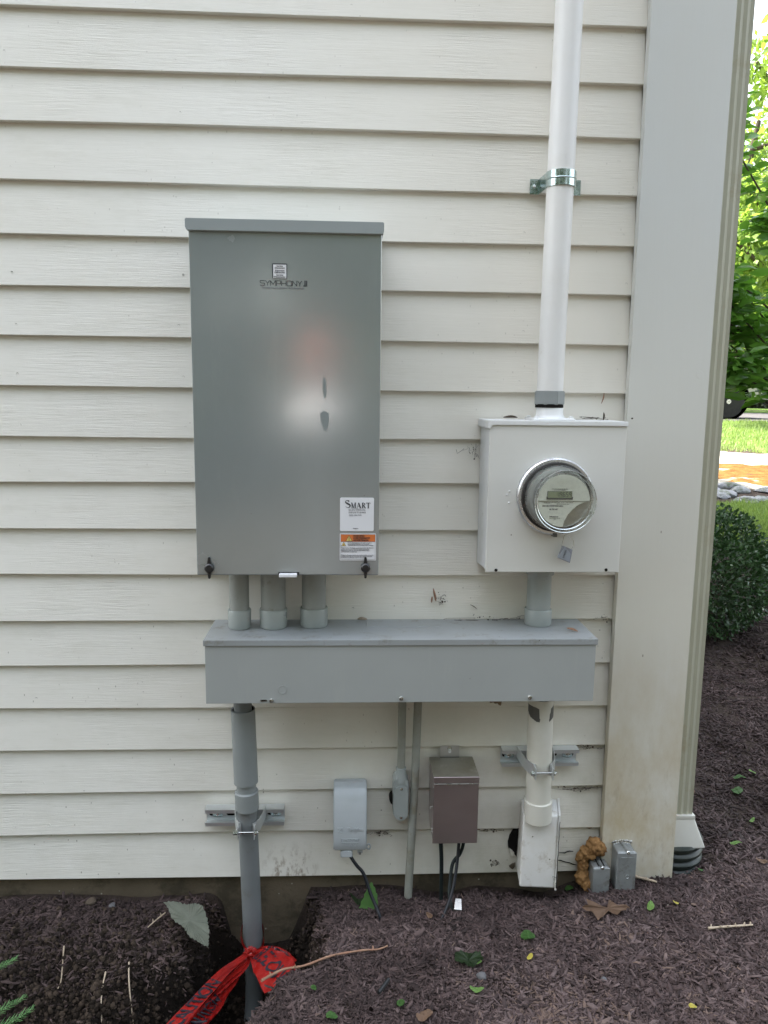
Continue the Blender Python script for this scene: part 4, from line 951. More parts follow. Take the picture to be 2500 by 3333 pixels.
# ------------------------------------------------------------------ thin conduits
tc = thing('thin_conduit', (.1312, -.03, .28), 'thin grey conduit ending in an oval access fitting below the trough', 'conduit')
bm = B(); tube(bm, [(.1313, -.030, .6195), (.1305, -.030, .385)], .0095, 24); obj('pipe', bm, M['pvc_thin'], tc, True)
def oval(x, z0, z1, w_, n=12):
    r = w_/2; return [(x+r*math.cos(R(a)), z1-r+r*math.sin(R(a))) for a in np.linspace(0, 180, n)] + [(x+r*math.cos(R(a)), z0+r+r*math.sin(R(a))) for a in np.linspace(180, 360, n)]
bm = B(); prism(bm, oval(.1305, .2800, .3880, .0365), 'y', -.0440, -.001, .002); lathe(bm, (.1305, -.03, 0), 'z', [(.0165, .372), (.0150, .388), (.0122, .3955), (.0120, .4065), (.0100, .4070)], 28); obj('fitting_body', bm, M['pvc_fit'], tc, True)
bm = B(); prism(bm, oval(.1310, .2800, .3690, .0330), 'y', -.0475, -.0440, .0010)
cvp = obj('fitting_cover', bm, M['pvc_fit'], tc, True)
for z in (.3610, .2885):
    bm = B(); screw(bm, .1310, -.0475, z, .0036, .0025); obj('screw', bm, M['screw'], cvp, True)
bm = B(); lathe(bm, (.1140, -.012, .319), 'y', [(.012, -.022), (.013, -.012), (.013, .001)], 18)
for v in bm.verts: v.co.x = .1140 + (v.co.x-.1140)*.75
obj('black_putty', bm, M['void'], tc)
ln = thing('leaning_conduit', (.1515, -.04, .06), 'thin weathered grey conduit leaning slightly left and running into the mulch', 'conduit')
bm = B(); tube(bm, pathsmooth([(.1690, -.030, .6195), (.1645, -.031, .40), (.1588, -.034, .245), (.1500, -.040, .03)], 6), .0097, 24); obj('pipe', bm, M['pvc_thin'], ln, True)

# ------------------------------------------------------------------ outlet cover and cord
oc_ = thing('outlet_cover', (.010, 0, .21), 'grey plastic weatherproof outlet cover with a curved hinged lid', 'outlet cover')
bm = B(); prism(bm, rrect(-.0275, .0485, .2180, .3600, .004), 'y', -.022, -.001, .0015); obj('back_box', bm, M['outlet'], oc_)
side = [(-.002, .3655), (-.018, .3705), (-.034, .3685), (-.048, .3590), (-.060, .3400), (-.0685, .3120), (-.0735, .2800), (-.0745, .2500), (-.0735, .2280), (-.0700, .2200), (-.062, .2185), (-.002, .2185)]
bm = B(); prism(bm, side, 'x', -.0288, .0492, .0028); obj('lid', bm, M['outlet'], oc_, True)
def lidy(z): return float(np.interp(z, [.2200, .2280, .25, .28, .312, .34, .359], [-.070, -.0735, -.0745, -.0735, -.0685, -.060, -.048]))
bm = B(); prism(bm, rrect(-.0120, .0165, .2015, .2200, .004), 'y', -.070, -.030, .002); obj('cord_port', bm, M['outlet'], oc_, True)
bm = B(); prism(bm, rrect(.0280, .0400, .2085, .2200, .002), 'y', -.064, -.045, .001); prism(bm, rrect(.0310, .0365, .2060, .2130, .001), 'y', -.0655, -.0635, 0, 1); obj('lid_latch', bm, [M['outlet'], M['cast']], oc_)
bm = B()
t = bmesh.new(); bmesh.ops.create_uvsphere(t, u_segments=4, v_segments=3, radius=.001); t.free()
def torus(bm, c, R_, r_t, axis='y', sz=1.0, seg=24, s2=8, mi=0):
    t = bmesh.new(); rings = []
    for k in range(seg):
        a = 2*math.pi*k/seg; ring = []
        for j in range(s2):
            b = 2*math.pi*j/s2; q = R_+r_t*math.cos(b)
            if axis == 'y': ring.append(t.verts.new((c[0]+q*math.cos(a), c[1]+r_t*math.sin(b), c[2]+sz*q*math.sin(a))))
            else: ring.append(t.verts.new((c[0]+q*math.cos(a), c[1]+q*math.sin(a), c[2]+r_t*math.sin(b)*sz)))
        rings.append(ring)
    for k in range(seg):
        for j in range(s2): t.faces.new((rings[k][j], rings[(k+1) % seg][j], rings[(k+1) % seg][(j+1) % s2], rings[k][(j+1) % s2]))
    bmesh.ops.recalc_face_normals(t, faces=t.faces[:]); merge(bm, t, mi)
torus(bm, (.0550, -.045, .2135), .0042, .0016, 'y', 1.5); obj('lock_ring', bm, M['outlet'], oc_, True)
me = text_mesh('TayMac', .0125, extrude=.0008, bold=.0002, fn=lambda a, b, c: (.0215+a*.98, lidy(.2750+b)-.0002-c, .2750+b)); obj('maker_lettering', me, M['outlet'], oc_)
bm = B(); ribbon2(bm, [(-.0195, .2790), (-.0105, .2790)], [.0012]*2, lidy(.279)-.0010, lidy(.279)+.001); ribbon2(bm, [(-.0185, .2685), (-.0080, .2800)], [.0022]*2, lidy(.275)-.0010, lidy(.275)+.001); ribbon2(bm, [(-.0190, .2690), (-.0080, .2690), (-.0080, .2780)], [.0010]*3, lidy(.269)-.0010, lidy(.269)+.001)
obj('maker_emblem', bm, M['outlet'], oc_)
me = text_mesh('EXTRA DUTY', .0078, extrude=.0007, sx=.82, bold=.0002, fn=lambda a, b, c: (.0100+a, lidy(.2480)-.0002-c, .2478+b)); obj('duty_lettering', me, M['outlet'], oc_)
bm = B()
for a in ((-.0118, .0318, .2425, .2435), (-.0118, .0318, .2522, .2532), (-.0118, -.0108, .2425, .2532), (.0308, .0318, .2425, .2532)): box(bm, a[0], a[1], lidy(.248)-.0007, lidy(.248)+.003, a[2], a[3])
obj('duty_frame', bm, M['outlet'], oc_)
me = text_mesh('WEATHERPROOF\nWHILE IN USE', .0040, extrude=.0005, fn=lambda a, b, c: (.0105+a, lidy(.2365)-.0001-c, .2365+b)); obj('small_lettering', me, M['outlet'], oc_)
bm = B(); tube(bm, pathsmooth([(.0085, -.055, .2120), (.0125, -.060, .1975), (.0270, -.066, .1780), (.0430, -.070, .1590), (.0587, -.090, .1226), (.0720, -.108, .1000), (.0800, -.122, .0850), (.0850, -.130, .060)], 6), .0041, 16)
o = obj('power_cord', bm, M['blue_cable'], None, True); tag(o, 'thick black cord curving down from the outlet cover into the mulch', 'cord')

# ------------------------------------------------------------------ stainless transformer box
sb = thing('steel_box', (.253, 0, .25), 'brown tinted stainless steel transformer box with hanging tab and cables below', 'transformer box')
SX0, SX1, SY, SZ0, SZ1 = .2010, .3050, -.100, .2535, .4175
bm = B()
prism(bm, [(-.001, SZ0+.022), (-.001, SZ1-.002), (SY+.002, SZ1-.002), (SY+.002, SZ0+.001), (SY+.03, SZ0+.001), (-.012, SZ0+.010)], 'x', SX0+.0015, SX1-.0015, .0008); obj('housing', bm, M['stainless'], sb)
bm = B(); box(bm, SX0, SX1, SY-.001, SY+.004, SZ0, SZ1-.015, .0008); obj('front_cover', bm, M['stainless'], sb)
bm = B(); box(bm, SX0-.0006, SX1+.0006, SY-.0022, SY+.003, SZ1-.0145, SZ1+.0006, .0012, 0, 3); obj('lid_lip', bm, M['stainless'], sb)
bm = B(); box(bm, SX0-.0006, SX1+.0006, SY+.0018, -.001, SZ1-.002, SZ1+.0006, .0006); obj('lid_top', bm, M['stainless_top'], sb)
bm = B(); box(bm, SX0, SX1, SY-.0030, SY-.0009, SZ1-.0175, SZ1-.0150, .0009); obj('bend_highlight', bm, M['galv'], sb)  # brighter metal strip draws the highlight along the lid bend
bm = B(); box(bm, .2262, .2728, -.0045, -.0030, .4150, .4470, .0004); prism(bm, oval(.2495, .4290, .4430, .0070), 'y', -.0052, -.0040, 0, 1); obj('hanging_tab', bm, [weathered('pale_steel_tab', (.55, .53, .53), (.45, .43, .42), .35, .9), M['label_white']], sb)
bm = B(); screw(bm, .2490, -.0045, .4410, .0056, .0045); obj('tab_screw', bm, M['screw'], sb, True)
bm = B(); box(bm, .2265, .2730, -.006, -.001, .4160, .4195); obj('slot_rust', bm, M['bare_patch'], sb)
for yy, zz in ((-.086, .384), (-.070, .328), (-.035, .305), (-.078, .277), (-.078, .270)):
    bm = B(); t = bmesh.new(); bmesh.ops.create_uvsphere(t, u_segments=12, v_segments=8, radius=.0019); merge(bm, t, 0, Matrix.Translation((SX0+.0014, yy, zz))); obj('rivet', bm, M['screw'], sb, True)
bm = B(); lathe(bm, (.268, -.055, 0), 'z', [(.016, SZ0+.004), (.015, SZ0-.004), (.009, SZ0-.010), (.00001, SZ0-.010)], 20); obj('cable_grommet', bm, M['rubber'], sb, True)
CG = 'black low voltage cables below the steel box'
for pts, r, lab_, mt_ in (([(.2268, -.050, .262), (.2274, -.050, .2212), (.2299, -.050, .178), (.2307, -.052, .1078), (.231, -.054, .05)], .0048, 'straight black cable hanging at the left under the steel box', 'cable'),
                    ([(.2740, -.052, .262), (.2820, -.050, .228), (.2741, -.055, .1991), (.2558, -.060, .1757), (.2480, -.078, .1402), (.2445, -.095, .1177), (.2500, -.115, .0850), (.252, -.118, .055)], .0042, 'black cable bulging left and crossing behind another under the steel box', 'cable'),
                    ([(.2720, -.052, .262), (.2700, -.054, .222), (.2645, -.070, .1821), (.2540, -.095, .1417), (.2390, -.118, .1120), (.2134, -.150, .0800), (.208, -.157, .055)], .0039, 'shiny black cable slanting forward under the steel box', 'blue_cable')):
    bm = B(); tube(bm, pathsmooth(pts, 6), r, 14); o = obj('cable', bm, M[mt_], None, True); tag(o, lab_, 'cable', CG)

# ------------------------------------------------------------------ small cast boxes and foam
def castbox(x0, x1, y, z0, z1, lab_, big):
    s = thing('junction_box', ((x0+x1)/2, -.03, z0), lab_, 'junction box')
    yb = -.016 if not big else -.0215
    bm = B(); box(bm, x0, x1, y+.005, yb, z0-.05, z1, .004, 0, 3); obj('box_body', bm, M['cast'], s, True)
    bm = B(); box(bm, x0-.0005, x1+.0005, y, y+.0048, z0-.05, z1+.0004, .0022, 0, 3)
    cv = obj('box_cover', bm, M['cast'], s, True)
    if big:
        bm = B(); prism(bm, rrect(x0+.005, x1-.005, z0-.02, z1-.010, .004), 'y', y-.0012, y+.001, .0006); obj('raised_panel', bm, M['cast'], cv, True)
        bm = B(); lathe(bm, ((x0+x1)/2+.002, 0, z0+.042), 'y', [(.0052, y-.001), (.0052, y-.0022), (.0036, y-.0024), (.0030, y-.0014), (.00001, y-.0014)], 18); obj('cover_disc', bm, M['cast'], cv, True)
        me = text_mesh('OUTDOOR', .0062, extrude=.0006, fn=lambda a, b, c: ((x0+x1)/2+a, y-.0012-c, z0+.022+b)); 
        bpy.data.meshes.remove(me)
    xc = (x0+x1)/2 + .002
    bm = B(); tube(bm, [(xc, yb-.004, z1+.001), (xc, y+.002, z1+.001)], .0040, 14); 
    obj('screw_boss', bm, M['cast'], s, True)
    bm = B(); screw(bm, xc, y+.0018, z1+.001, .0044, .003); obj('boss_screw', bm, M['screw'], s, True)
    if not big:
        bm = B(); box(bm, xc-.0080, xc-.0052, yb-.006, y+.010, z1-.001, z1+.0012); box(bm, xc+.0052, xc+.0080, yb-.006, y+.010, z1-.001, z1+.0012); obj('boss_groove', bm, M['void'], s)
castbox(.5985, .6385, -.062, .090, .1560, 'smaller grey cast metal junction box half buried beside the brown foam', False)
castbox(.6545, .7000, -.066, .095, .1980, 'larger grey cast metal junction box at the foot of the corner board', True)
bm = B()
for (x, y, z, r) in ((.6110, -.028, .1930, .017), (.6230, -.026, .1850, .015), (.6020, -.028, .1850, .013), (.5900, -.024, .1720, .014), (.5830, -.022, .1570, .013), (.5860, -.024, .1400, .012), (.5855, -.025, .1240, .011), (.5820, -.030, .1090, .014), (.5930, -.036, .0960, .013), (.6040, -.030, .1700, .010), (.5900, -.022, .118, .012)):
    t = bmesh.new(); bmesh.ops.create_icosphere(t, subdivisions=3, radius=r)
    for v in t.verts:
        d = v.co.normalized(); q = 1 + .16*math.sin(d.x*7+x*300) * math.sin(d.z*6+z*200) + .10*math.sin(d.y*13+d.x*9+x*90); v.co *= q
    merge(bm, t, 0, Matrix.Translation((x, y+.004, z)) @ Matrix.Scale(1.18, 4))
fo = obj('spray_foam', bm, M['foam'], None, True); tag(fo, 'lumpy orange brown expanding foam sealing the gap beside the small box', 'foam')
md = fo.modifiers.new('r', 'REMESH'); md.mode = 'VOXEL'; md.voxel_size = .0019; md.use_smooth_shade = True
tx = bpy.data.textures.new('foam_lumps', 'CLOUDS'); tx.noise_scale = .009; tx.noise_depth = 3
md2 = fo.modifiers.new('d', 'DISPLACE'); md2.texture = tx; md2.strength = .007; md2.mid_level = .5; md2.texture_coords = 'LOCAL'
bm = B()
for k in range(26):
    a = k/25; x = .655+a*.046; z = .2005+.004*math.sin(k*2.1)+.004*math.sin(a*math.pi)
    t = bmesh.new(); bmesh.ops.create_icosphere(t, subdivisions=1, radius=rnd.uniform(.0010, .0026)); merge(bm, t, k % 3 == 0, Matrix.Translation((x, -.024-rnd.random()*.004, z)) @ Matrix.Rotation(k, 4, 'X') @ Matrix.Diagonal((1.4, .6, .8, 1)))
o = obj('crumbled_caulk', bm, [M['edge_paint'], M['bare_patch']], None); tag(o, 'crumbling white caulk and paint flakes above the larger junction box', 'caulk')

# ------------------------------------------------------------------ downspout
dn = thing('downspout', (.845, .05, .1), 'fluted tan aluminium downspout standing behind the corner board', 'downspout')
x0, x1, y0, y1 = .8170, .8760, .030, .120
P = []
def flutes(a, b, n, fixed, horiz, sgn):
    out = []
    for k in range(n*4+1):
        t = k/(n*4); q = a+(b-a)*t; dpt = .0032*(.5-.5*math.cos(2*math.pi*t*n)) ; out.append((q, fixed+sgn*dpt) if horiz else (fixed+sgn*dpt, q))
    return out
P = flutes(x0, x1, 4, y0, True, 1) + flutes(y0, y1, 4, x1, False, -1)[1:] + flutes(x1, x0, 4, y1, True, -1)[1:] + flutes(y1, y0, 4, x0, False, 1)[1:-1]
bm = B(); prism(bm, P, 'z', .235, 5.85); obj('spout_pipe', bm, M['downspout'], dn)
bm = B()
hexa(bm, [(.800, .008, .158), (.908, .008, .158), (.908, .150, .158), (.800, .150, .158), (.8135, .0255, .238), (.8790, .0255, .238), (.8790, .124, .238), (.8135, .124, .238)], .006, 0, 3)
hexa(bm, [(.8110, .0230, .230), (.8815, .0230, .230), (.8815, .127, .230), (.8110, .127, .230), (.8110, .0230, .240), (.8815, .0230, .240), (.8815, .127, .240), (.8110, .127, .240)], .001)
obj('adapter', bm, M['adapter'], dn, True)
dp = thing('drain_pipe', (.86, .08, .02), 'black corrugated drain pipe at the foot of the downspout', 'drain pipe')
bm = B(); pr = [(.050, .168)]
for k in range(8): pr += [(.0770, .164-k*.022), (.0810, .158-k*.022), (.0795, .150-k*.022), (.0700, .146-k*.022)]
lathe(bm, (.846, .082, 0), 'z', pr, 48); obj('corrugated_sleeve', bm, M['corrugated'], dp, True)

# ------------------------------------------------------------------ caution tape
def ribbon(bm, ctr, wv, wid, nv=9, fold=0.0, mi=0):
    """ctr: centre points, wv: unit width vectors, wid: widths"""
    t = bmesh.new(); rows = []
    for i, c in enumerate(ctr):
        row = []
        for k in range(nv):
            s = (k/(nv-1)-.5); n_ = Vector(wv[i]).cross((ctr[min(i+1, len(ctr)-1)]-ctr[max(i-1, 0)]).normalized())
            wr = fold*(math.cos(s*5+i*.25)*.9 + .5*math.sin(s*17+i*.6))
            row.append(t.verts.new(c + Vector(wv[i])*s*wid[i] + n_*wr*wid[i]*.12))
        rows.append(row)
    for a, b in zip(rows, rows[1:]):
        for k in range(nv-1): t.faces.new((a[k], a[k+1], b[k+1], b[k]))
    merge(bm, t, mi); return rows
ct = thing('caution_tape', (-.222, -.09, -.03), 'red plastic caution tape with black lettering tied around the dark conduit', 'caution tape')
def interp(P, u):
    u = max(0, min(.99999, u))*(len(P)-1); i = int(u); f = u-i; return P[i]*(1-f)+P[i+1]*f
def tape_strand(name, ctr, wvs, wid, txts, fold, nv=13):
    C_ = pathsmooth(ctr, 8); n = len(C_); Wv = [interp([Vector(q).normalized() for q in wvs], i/(n-1)).normalized() for i in range(n)]; Wi = [float(np.interp(i/(n-1), np.linspace(0, 1, len(wid)), wid)) for i in range(n)]
    def off(i, s):
        i0 = int(min(max(i, 0), n-1)); d = (C_[min(i0+1, n-1)]-C_[max(i0-1, 0)]).normalized(); nn = Wv[i0].cross(d)
        return nn*fold*(math.cos(s*5+i*.25)*.9+.5*math.sin(s*17+i*.6))*Wi[i0]*.12, nn
    t = bmesh.new(); rows = []
    for i in range(n):
        rows.append([t.verts.new(C_[i]+Wv[i]*(k/(nv-1)-.5)*Wi[i]+off(i, k/(nv-1)-.5)[0]) for k in range(nv)])
    for a, b in zip(rows, rows[1:]):
        for k in range(nv-1): t.faces.new((a[k], a[k+1], b[k+1], b[k]))
    bm = B(); merge(bm, t); s_ = obj(name, bm, M['tape'], ct, True)
    Ls = [0]
    for a, b in zip(C_, C_[1:]): Ls.append(Ls[-1]+(b-a).length)
    for (txt, u0, v0, size, flip, sxx) in txts:
        def fn(a, b, c, SG=1):
            L_ = u0*Ls[-1] + (a if not flip else -a); i = float(np.interp(L_, Ls, range(n))); s = v0 + (b if not flip else -b)/Wi[int(i)]
            s = max(-.49, min(.49, s)); i0 = min(int(i), n-2); f = i-i0
            p = C_[i0]*(1-f)+C_[i0+1]*f; o1, nn = off(i, s); wv = Wv[i0]*(1-f)+Wv[i0+1]*f; wi = Wi[i0]*(1-f)+Wi[i0+1]*f
            return p + wv*s*wi + o1 + nn*(.0012*SG + c)
        for SG in (1, -1): obj('tape_lettering', text_mesh(txt, size, extrude=0, sx=sxx, bold=.0009, res=6, fn=lambda a, b, c: fn(a, b, c, SG)), M['label_black'], s_)
    return s_
SG = 1
K = (-.226, -.102, -.015)
SG = 1
tape_strand('left_strand', [K, (-.246, -.135, -.010), (-.272, -.175, -.004), (-.302, -.245, .004), (-.335, -.325, .016), (-.37, -.42, .03), (-.41, -.53, .04)],
            [(.5, -.1, -.8), (.75, .0, -.60), (.90, .05, -.42), (.93, .15, -.35), (.93, .2, -.3), (.9, .3, -.3), (.9, .3, -.3)], [.010, .016, .024, .031, .037, .042, .046],
            [('CAUTION', .42, .02, .040, True, .90)], .65)
tape_strand('under_strand', [(-.224, -.106, -.026), (-.240, -.138, -.030), (-.258, -.176, -.030), (-.284, -.240, -.026), (-.315, -.318, -.018), (-.35, -.41, -.006)],
            [(.4, -.2, -.9), (.6, .1, -.80), (.70, .05, -.72), (.73, .25, -.65), (.73, .2, -.6), (.7, .3, -.6)], [.010, .020, .030, .040, .044, .05],
            [('CAUTION', .55, .0, .040, True, .6)], 2.0)
tape_strand('loose_end', [(-.212, -.092, -.020), (-.190, -.100, -.012), (-.165, -.112, -.010), (-.140, -.130, -.012), (-.118, -.155, -.016)],
            [(.3, .2, .9), (.45, .35, .8), (.5, .5, .7), (.45, .6, .6), (.4, .6, .6)], [.010, .022, .030, .034, .036], [('BURIED', .50, .0, .030, False, .6)], 2.2)
tape_strand('hanging_flap', [(-.218, -.098, -.022), (-.197, -.116, -.010), (-.176, -.140, -.008), (-.158, -.170, -.006), (-.142, -.198, -.010)],
            [(.75, .25, .45), (.85, .42, .25), (.80, .50, .2), (.75, .55, .15), (.7, .6, .1)], [.014, .050, .078, .088, .090],
            [('BELOW', .58, .0, .054, False, .60)], .45)
bm = B()
pts = [(-.2210+.0270*math.cos(R(a)), YL+.0270*math.sin(R(a)), -.008+.030*math.sin(R(a-20))*.9+.012) for a in range(0, 361, 15)]
Cp = [Vector(p) for p in pts]; ribbon(bm, Cp, [(0, 0, 1)]*len(Cp), [.016+.006*math.sin(i*1.1) for i in range(len(Cp))], 7, .35); obj('wrap', bm, M['tape'], ct, True)
bm = B(); t = bmesh.new(); bmesh.ops.create_icosphere(t, subdivisions=3, radius=.0125)
for v in t.verts: d = v.co.normalized(); v.co *= 1+.28*math.sin(d.x*8+1)*math.sin(d.z*9)+.16*math.sin(d.y*17+d.z*11)
merge(bm, t, 0, Matrix.Translation((-.2215, -.1010, -.0150)) @ Matrix.Diagonal((1.3, .8, .95, 1))); obj('knot', bm, M['tape'], ct, True)

# ------------------------------------------------------------------ leaves, twigs, scraps
def leafmesh(outline, mat, name, label, cat, lift=.004, curl=.01, vein=True, zfix=None, group=None, tiltv=None):
    """outline in ground (x, y); stands on the mulch with a slight curl"""
    c = np.mean(outline, 0); t = bmesh.new(); ring = []; mid = []
    n = len(outline); per = []
    for i in range(n):
        a = np.array(outline[i]); b = np.array(outline[(i+1) % n]); per += [a, a*.5+b*.5]
    def zz(p, k): 
        if zfix is not None: return zfix[0] + zfix[1]*(p[0]-c[0]) + zfix[2]*(p[1]-c[1]) + .0035*math.sin(p[0]*90+1) + .003*math.sin(p[1]*120) + .0012*math.sin(k*2.1)
        d = np.hypot(*(p-c)); return float(H(c[0], c[1]))+lift+curl*d/.05*(.6+.4*math.sin(k*2.1)) + .004*math.sin(p[0]*160)
    outer = [t.verts.new((p[0], p[1], zz(p, k))) for k, p in enumerate(per)]
    inner = [t.verts.new(((p[0]+c[0])/2, (p[1]+c[1])/2, (zz(p, k)+zz(c, 0))/2+.001)) for k, p in enumerate(per)]
    cc = t.verts.new((c[0], c[1], zz(c, 0)))
    m = len(per)
    for k in range(m):
        t.faces.new((outer[k], outer[(k+1) % m], inner[(k+1) % m], inner[k])); t.faces.new((inner[k], inner[(k+1) % m], cc))
    bmesh.ops.solidify(t, geom=t.faces[:], thickness=.0004)
    bm = B(); merge(bm, t); o = obj(name, bm, M[mat], None, True); tag(o, label, cat, group); return o
def serr(pts, amp=.0035, n=4):
    out = []
    for (a, b) in zip(pts, pts[1:]+pts[:1]):
        a, b = np.array(a), np.array(b); d = b-a; L = np.hypot(*d); k = max(1, int(L/.011))
        nn = np.array((d[1], -d[0]))/L
        for j in range(k): out.append(tuple(a+d*j/k)); out.append(tuple(a+d*(j+.7)/k - nn*amp))
    return out
gl = [(-.4281, -.0700), (-.3917, -.0640), (-.3544, -.0700), (-.3330, -.0840), (-.3170, -.1115), (-.3060, -.150), (-.2990, -.2015), (-.3230, -.188), (-.3443, -.1761), (-.3600, -.155), (-.3749, -.1358), (-.3991, -.1165)]
o = leafmesh(serr(gl, -.0022), 'leaf_grey', 'fallen_leaf', 'large torn grey green leaf lying on the edge of the trench', 'leaf', .030, .004, zfix=(.088, -.05, .10))
gv = o
def vein(name, pts, mat, parent):
    bm = B(); tube(bm, [(a, b, c) for a, b, c in pts], .0005, 6); obj(name, bm, mat, parent)
# green leaf leaning behind the cord (upright)
bm = B(); ol = [(.0600, .1420), (.0500, .1230), (.0440, .1080), (.0360, .0900), (.0335, .0780), (.0350, .0610), (.0480, .0560), (.0600, .0560), (.0700, .0680), (.0745, .0820), (.0755, .1000), (.0720, .1170), (.0660, .1320)]
ol = serr(ol, -.0022); prism(bm, ol, 'y', -.0780, -.0774)
for v in bm.verts: v.co.y += -(.142-v.co.z)*.22 + .25*abs(v.co.x-.055)
o = obj('fallen_leaf', bm, M['leaf_green'], None); tag(o, 'pointed green leaf with toothed edge leaning behind the black cord', 'leaf')
leafmesh([(.010, -.045), (.030, -.055), (.045, -.060), (.047, -.075), (.030, -.078), (.018, -.066)], 'leaf_deep', 'fallen_leaf', 'dull dark green leaf half hidden left of the toothed green leaf', 'leaf', .012)
leafmesh([(.5450, -.146), (.5610, -.148), (.5600, -.128), (.5800, -.140), (.6000, -.146), (.6130, -.148), (.6180, -.118), (.6240, -.120), (.6290, -.141), (.6400, -.144), (.6600, -.146), (.6480, -.155), (.6400, -.165), (.6220, -.166), (.6020, -.162), (.5850, -.176), (.5690, -.190), (.5600, -.172)], 'leaf_brown', 'fallen_leaf', 'curled dead brown oak leaf lying in front of the junction boxes', 'leaf', .014, .010)
leafmesh(serr([(.232, -.268), (.262, -.262), (.288, -.270), (.292, -.290), (.272, -.305), (.242, -.303), (.230, -.288)], -.002), 'leaf_deep', 'fallen_leaf', 'round very dark green leaf on the mulch below the steel box', 'leaf', .014)
small = [((.7107, -.138), .0150, .008, 70, 'leaf_lime', 'oval light green leaflet on mulch right of the dead oak leaf'),
         ((.4036, -.2198), .0170, .014, 20, 'leaf_green', 'rounded mid green leaf lying below the white box'),
         ((.2668, -.3540), .0150, .007, -15, 'leaf_lime', 'bright lime oval leaflet just below the grey pebble'),
         ((.2800, -.2950), .0070, .006, 0, 'leaf_lime', 'tiny green leaflet touching the round dark leaf'),
         ((.7708, -.1366), .0070, .005, 0, 'leaf_yellow', 'small yellow petal right of the oval light green leaflet'),
         ((.3932, -.2808), .0080, .006, 60, 'leaf_yellow', 'small yellow petal below the rounded mid green leaf'),
         ((.6791, -.4300), .0080, .006, 0, 'leaf_yellow', 'small yellow petal near the bottom edge of the view'),
         ((.1108, -.3708), .0090, .008, 90, 'leaf_green', 'little green leaf on mulch under the scrap of black plastic'),
         ((-.0633, -.3431), .0070, .006, 80, 'leaf_green', 'little green leaf below the long twig'),
         ((-.0253, -.4121), .0120, .009, 10, 'leaf_green', 'green leaf at the bottom edge of the mulch left of centre'),
         ((1.2253, .4473), .0220, .008, 0, 'leaf_green', 'narrow pale green leaf on mulch right of the downspout'),
         ((1.1774, .368), .0170, .016, 40, 'leaf_green', 'round green seedling leaf right of the downspout'),
         ((1.2749, .4648), .0110, .009, 0, 'leaf_lime', 'tiny lime leaflet beside the narrow pale leaf'),
         ((1.0223, .0775), .0150, .006, -20, 'leaf_lime', 'pale green leaflet right of the black drain pipe'),
         ((1.0502, .0005), .0140, .009, -30, 'leaf_brown', 'orange brown leaf fragment at the right edge of the mulch'),
         ((1.1368, .2061), .0100, .006, 40, 'leaf_lime', 'split lime leaflet on the mulch at the right'),
         ((.8906, -.007), .0070, .005, 0, 'leaf_green', 'tiny green leaflet below the drain pipe'),
         ((.1552, -.4100), .0170, .012, 10, 'leaf_brown', 'tan dead leaf fragment at the bottom edge of the view'),
         ((.1926, -.1372), .0140, .005, 110, 'leaf_brown', 'small folded brown leaf beside the slanting black cable'),
         ((.5570, -.012), .0110, .009, 10, 'leaf_green', 'small green leaf lying in the hollow by the white box')]
for (x, y), a, b, rot, mt_, lab_ in small:
    out = []
    for k in range(12):
        th = 2*math.pi*k/12; px, py = a*math.cos(th), b*math.sin(th)*(1-.25*math.cos(th)); cr, sr = math.cos(R(rot)), math.sin(R(rot)); out.append((x+px*cr-py*sr, y+px*sr+py*cr))
    leafmesh(out, mt_, 'petal' if 'petal' in lab_ else 'fallen_leaf', lab_, 'petal' if 'petal' in lab_ else 'leaf', .013, .006)
def gz(x, y, d=.010): return float(H(x, y))+d
def twig(pts, r, mat, name, label, cat, nub=0):
    P = pathsmooth([(a, b, gz(a, b, c)) for a, b, c in pts], 6); bm = B(); n = len(P)
    tube(bm, P, [r*(1-.45*i/n)*(1+.10*math.sin(i*1.7)) for i in range(n)], 10)
    for k in range(nub):
        p = P[int((k+.7)*n/(nub+.6))]; tube(bm, [p, p+Vector((rnd.uniform(-.004, .004), rnd.uniform(-.006, .006), .006))], [r*.8, r*.35], 8)
    o = obj(name, bm, M[mat], None, True); tag(o, label, cat); return o
twig([(-.1700, -.325, .02+max(0, .078-float(H(-.17, -.325)))), (-.1520, -.308, .018+max(0, .078-float(H(-.152, -.308)))), (-.126, -.292, .018+max(0, .078-float(H(-.126, -.292)))), (-.085, -.276, .016+max(0, .074-float(H(-.085, -.276)))), (-.030, -.262, .014), (.035, -.250, .014), (.070, -.242, .013), (.0920, -.236, .014)], .0030, 'twig', 'twig', 'long reddish brown twig lying across the mulch beside the trench', 'twig', 4)
tw2 = weathered('bleached_twig', (.42, .34, .25), (.32, .25, .18), .7); M['bleached'] = tw2
twig([(.8069, -.2236, .012), (.86, -.2240, .012), (.9088, -.2220, .012)], .0030, 'bleached', 'twig', 'short pale ridged twig lying level at the right', 'twig', 6)
twig([(.7150, -.020, .012), (.745, -.040, .012), (.7600, -.052, .012)], .0038, 'bleached', 'twig', 'stubby bark stick against the foot of the corner board', 'twig', 1)
roots = [((-.62, -.175), (-.612, -.22), (-.603, -.262), 'thin pale root hanging in the soil at the far left'), ((-.512, -.235), (-.505, -.29), (-.490, -.335), 'crooked pale root in the dark soil left of the trench'), ((-.465, -.225), (-.450, -.275), (-.415, -.325), 'longest pale root slanting right in the dark soil')]
for a, b, c, lab_ in roots: twig([(*a, .012), (*b, .012), (*c, .010)], .0017, 'bleached', 'root', lab_, 'root')
twig([(-.425, -.065, .014), (-.44, -.088, .018), (-.455, -.108, .014)], .0019, 'bleached', 'twig', 'small forked straw twig left of the grey green leaf', 'twig', 2)
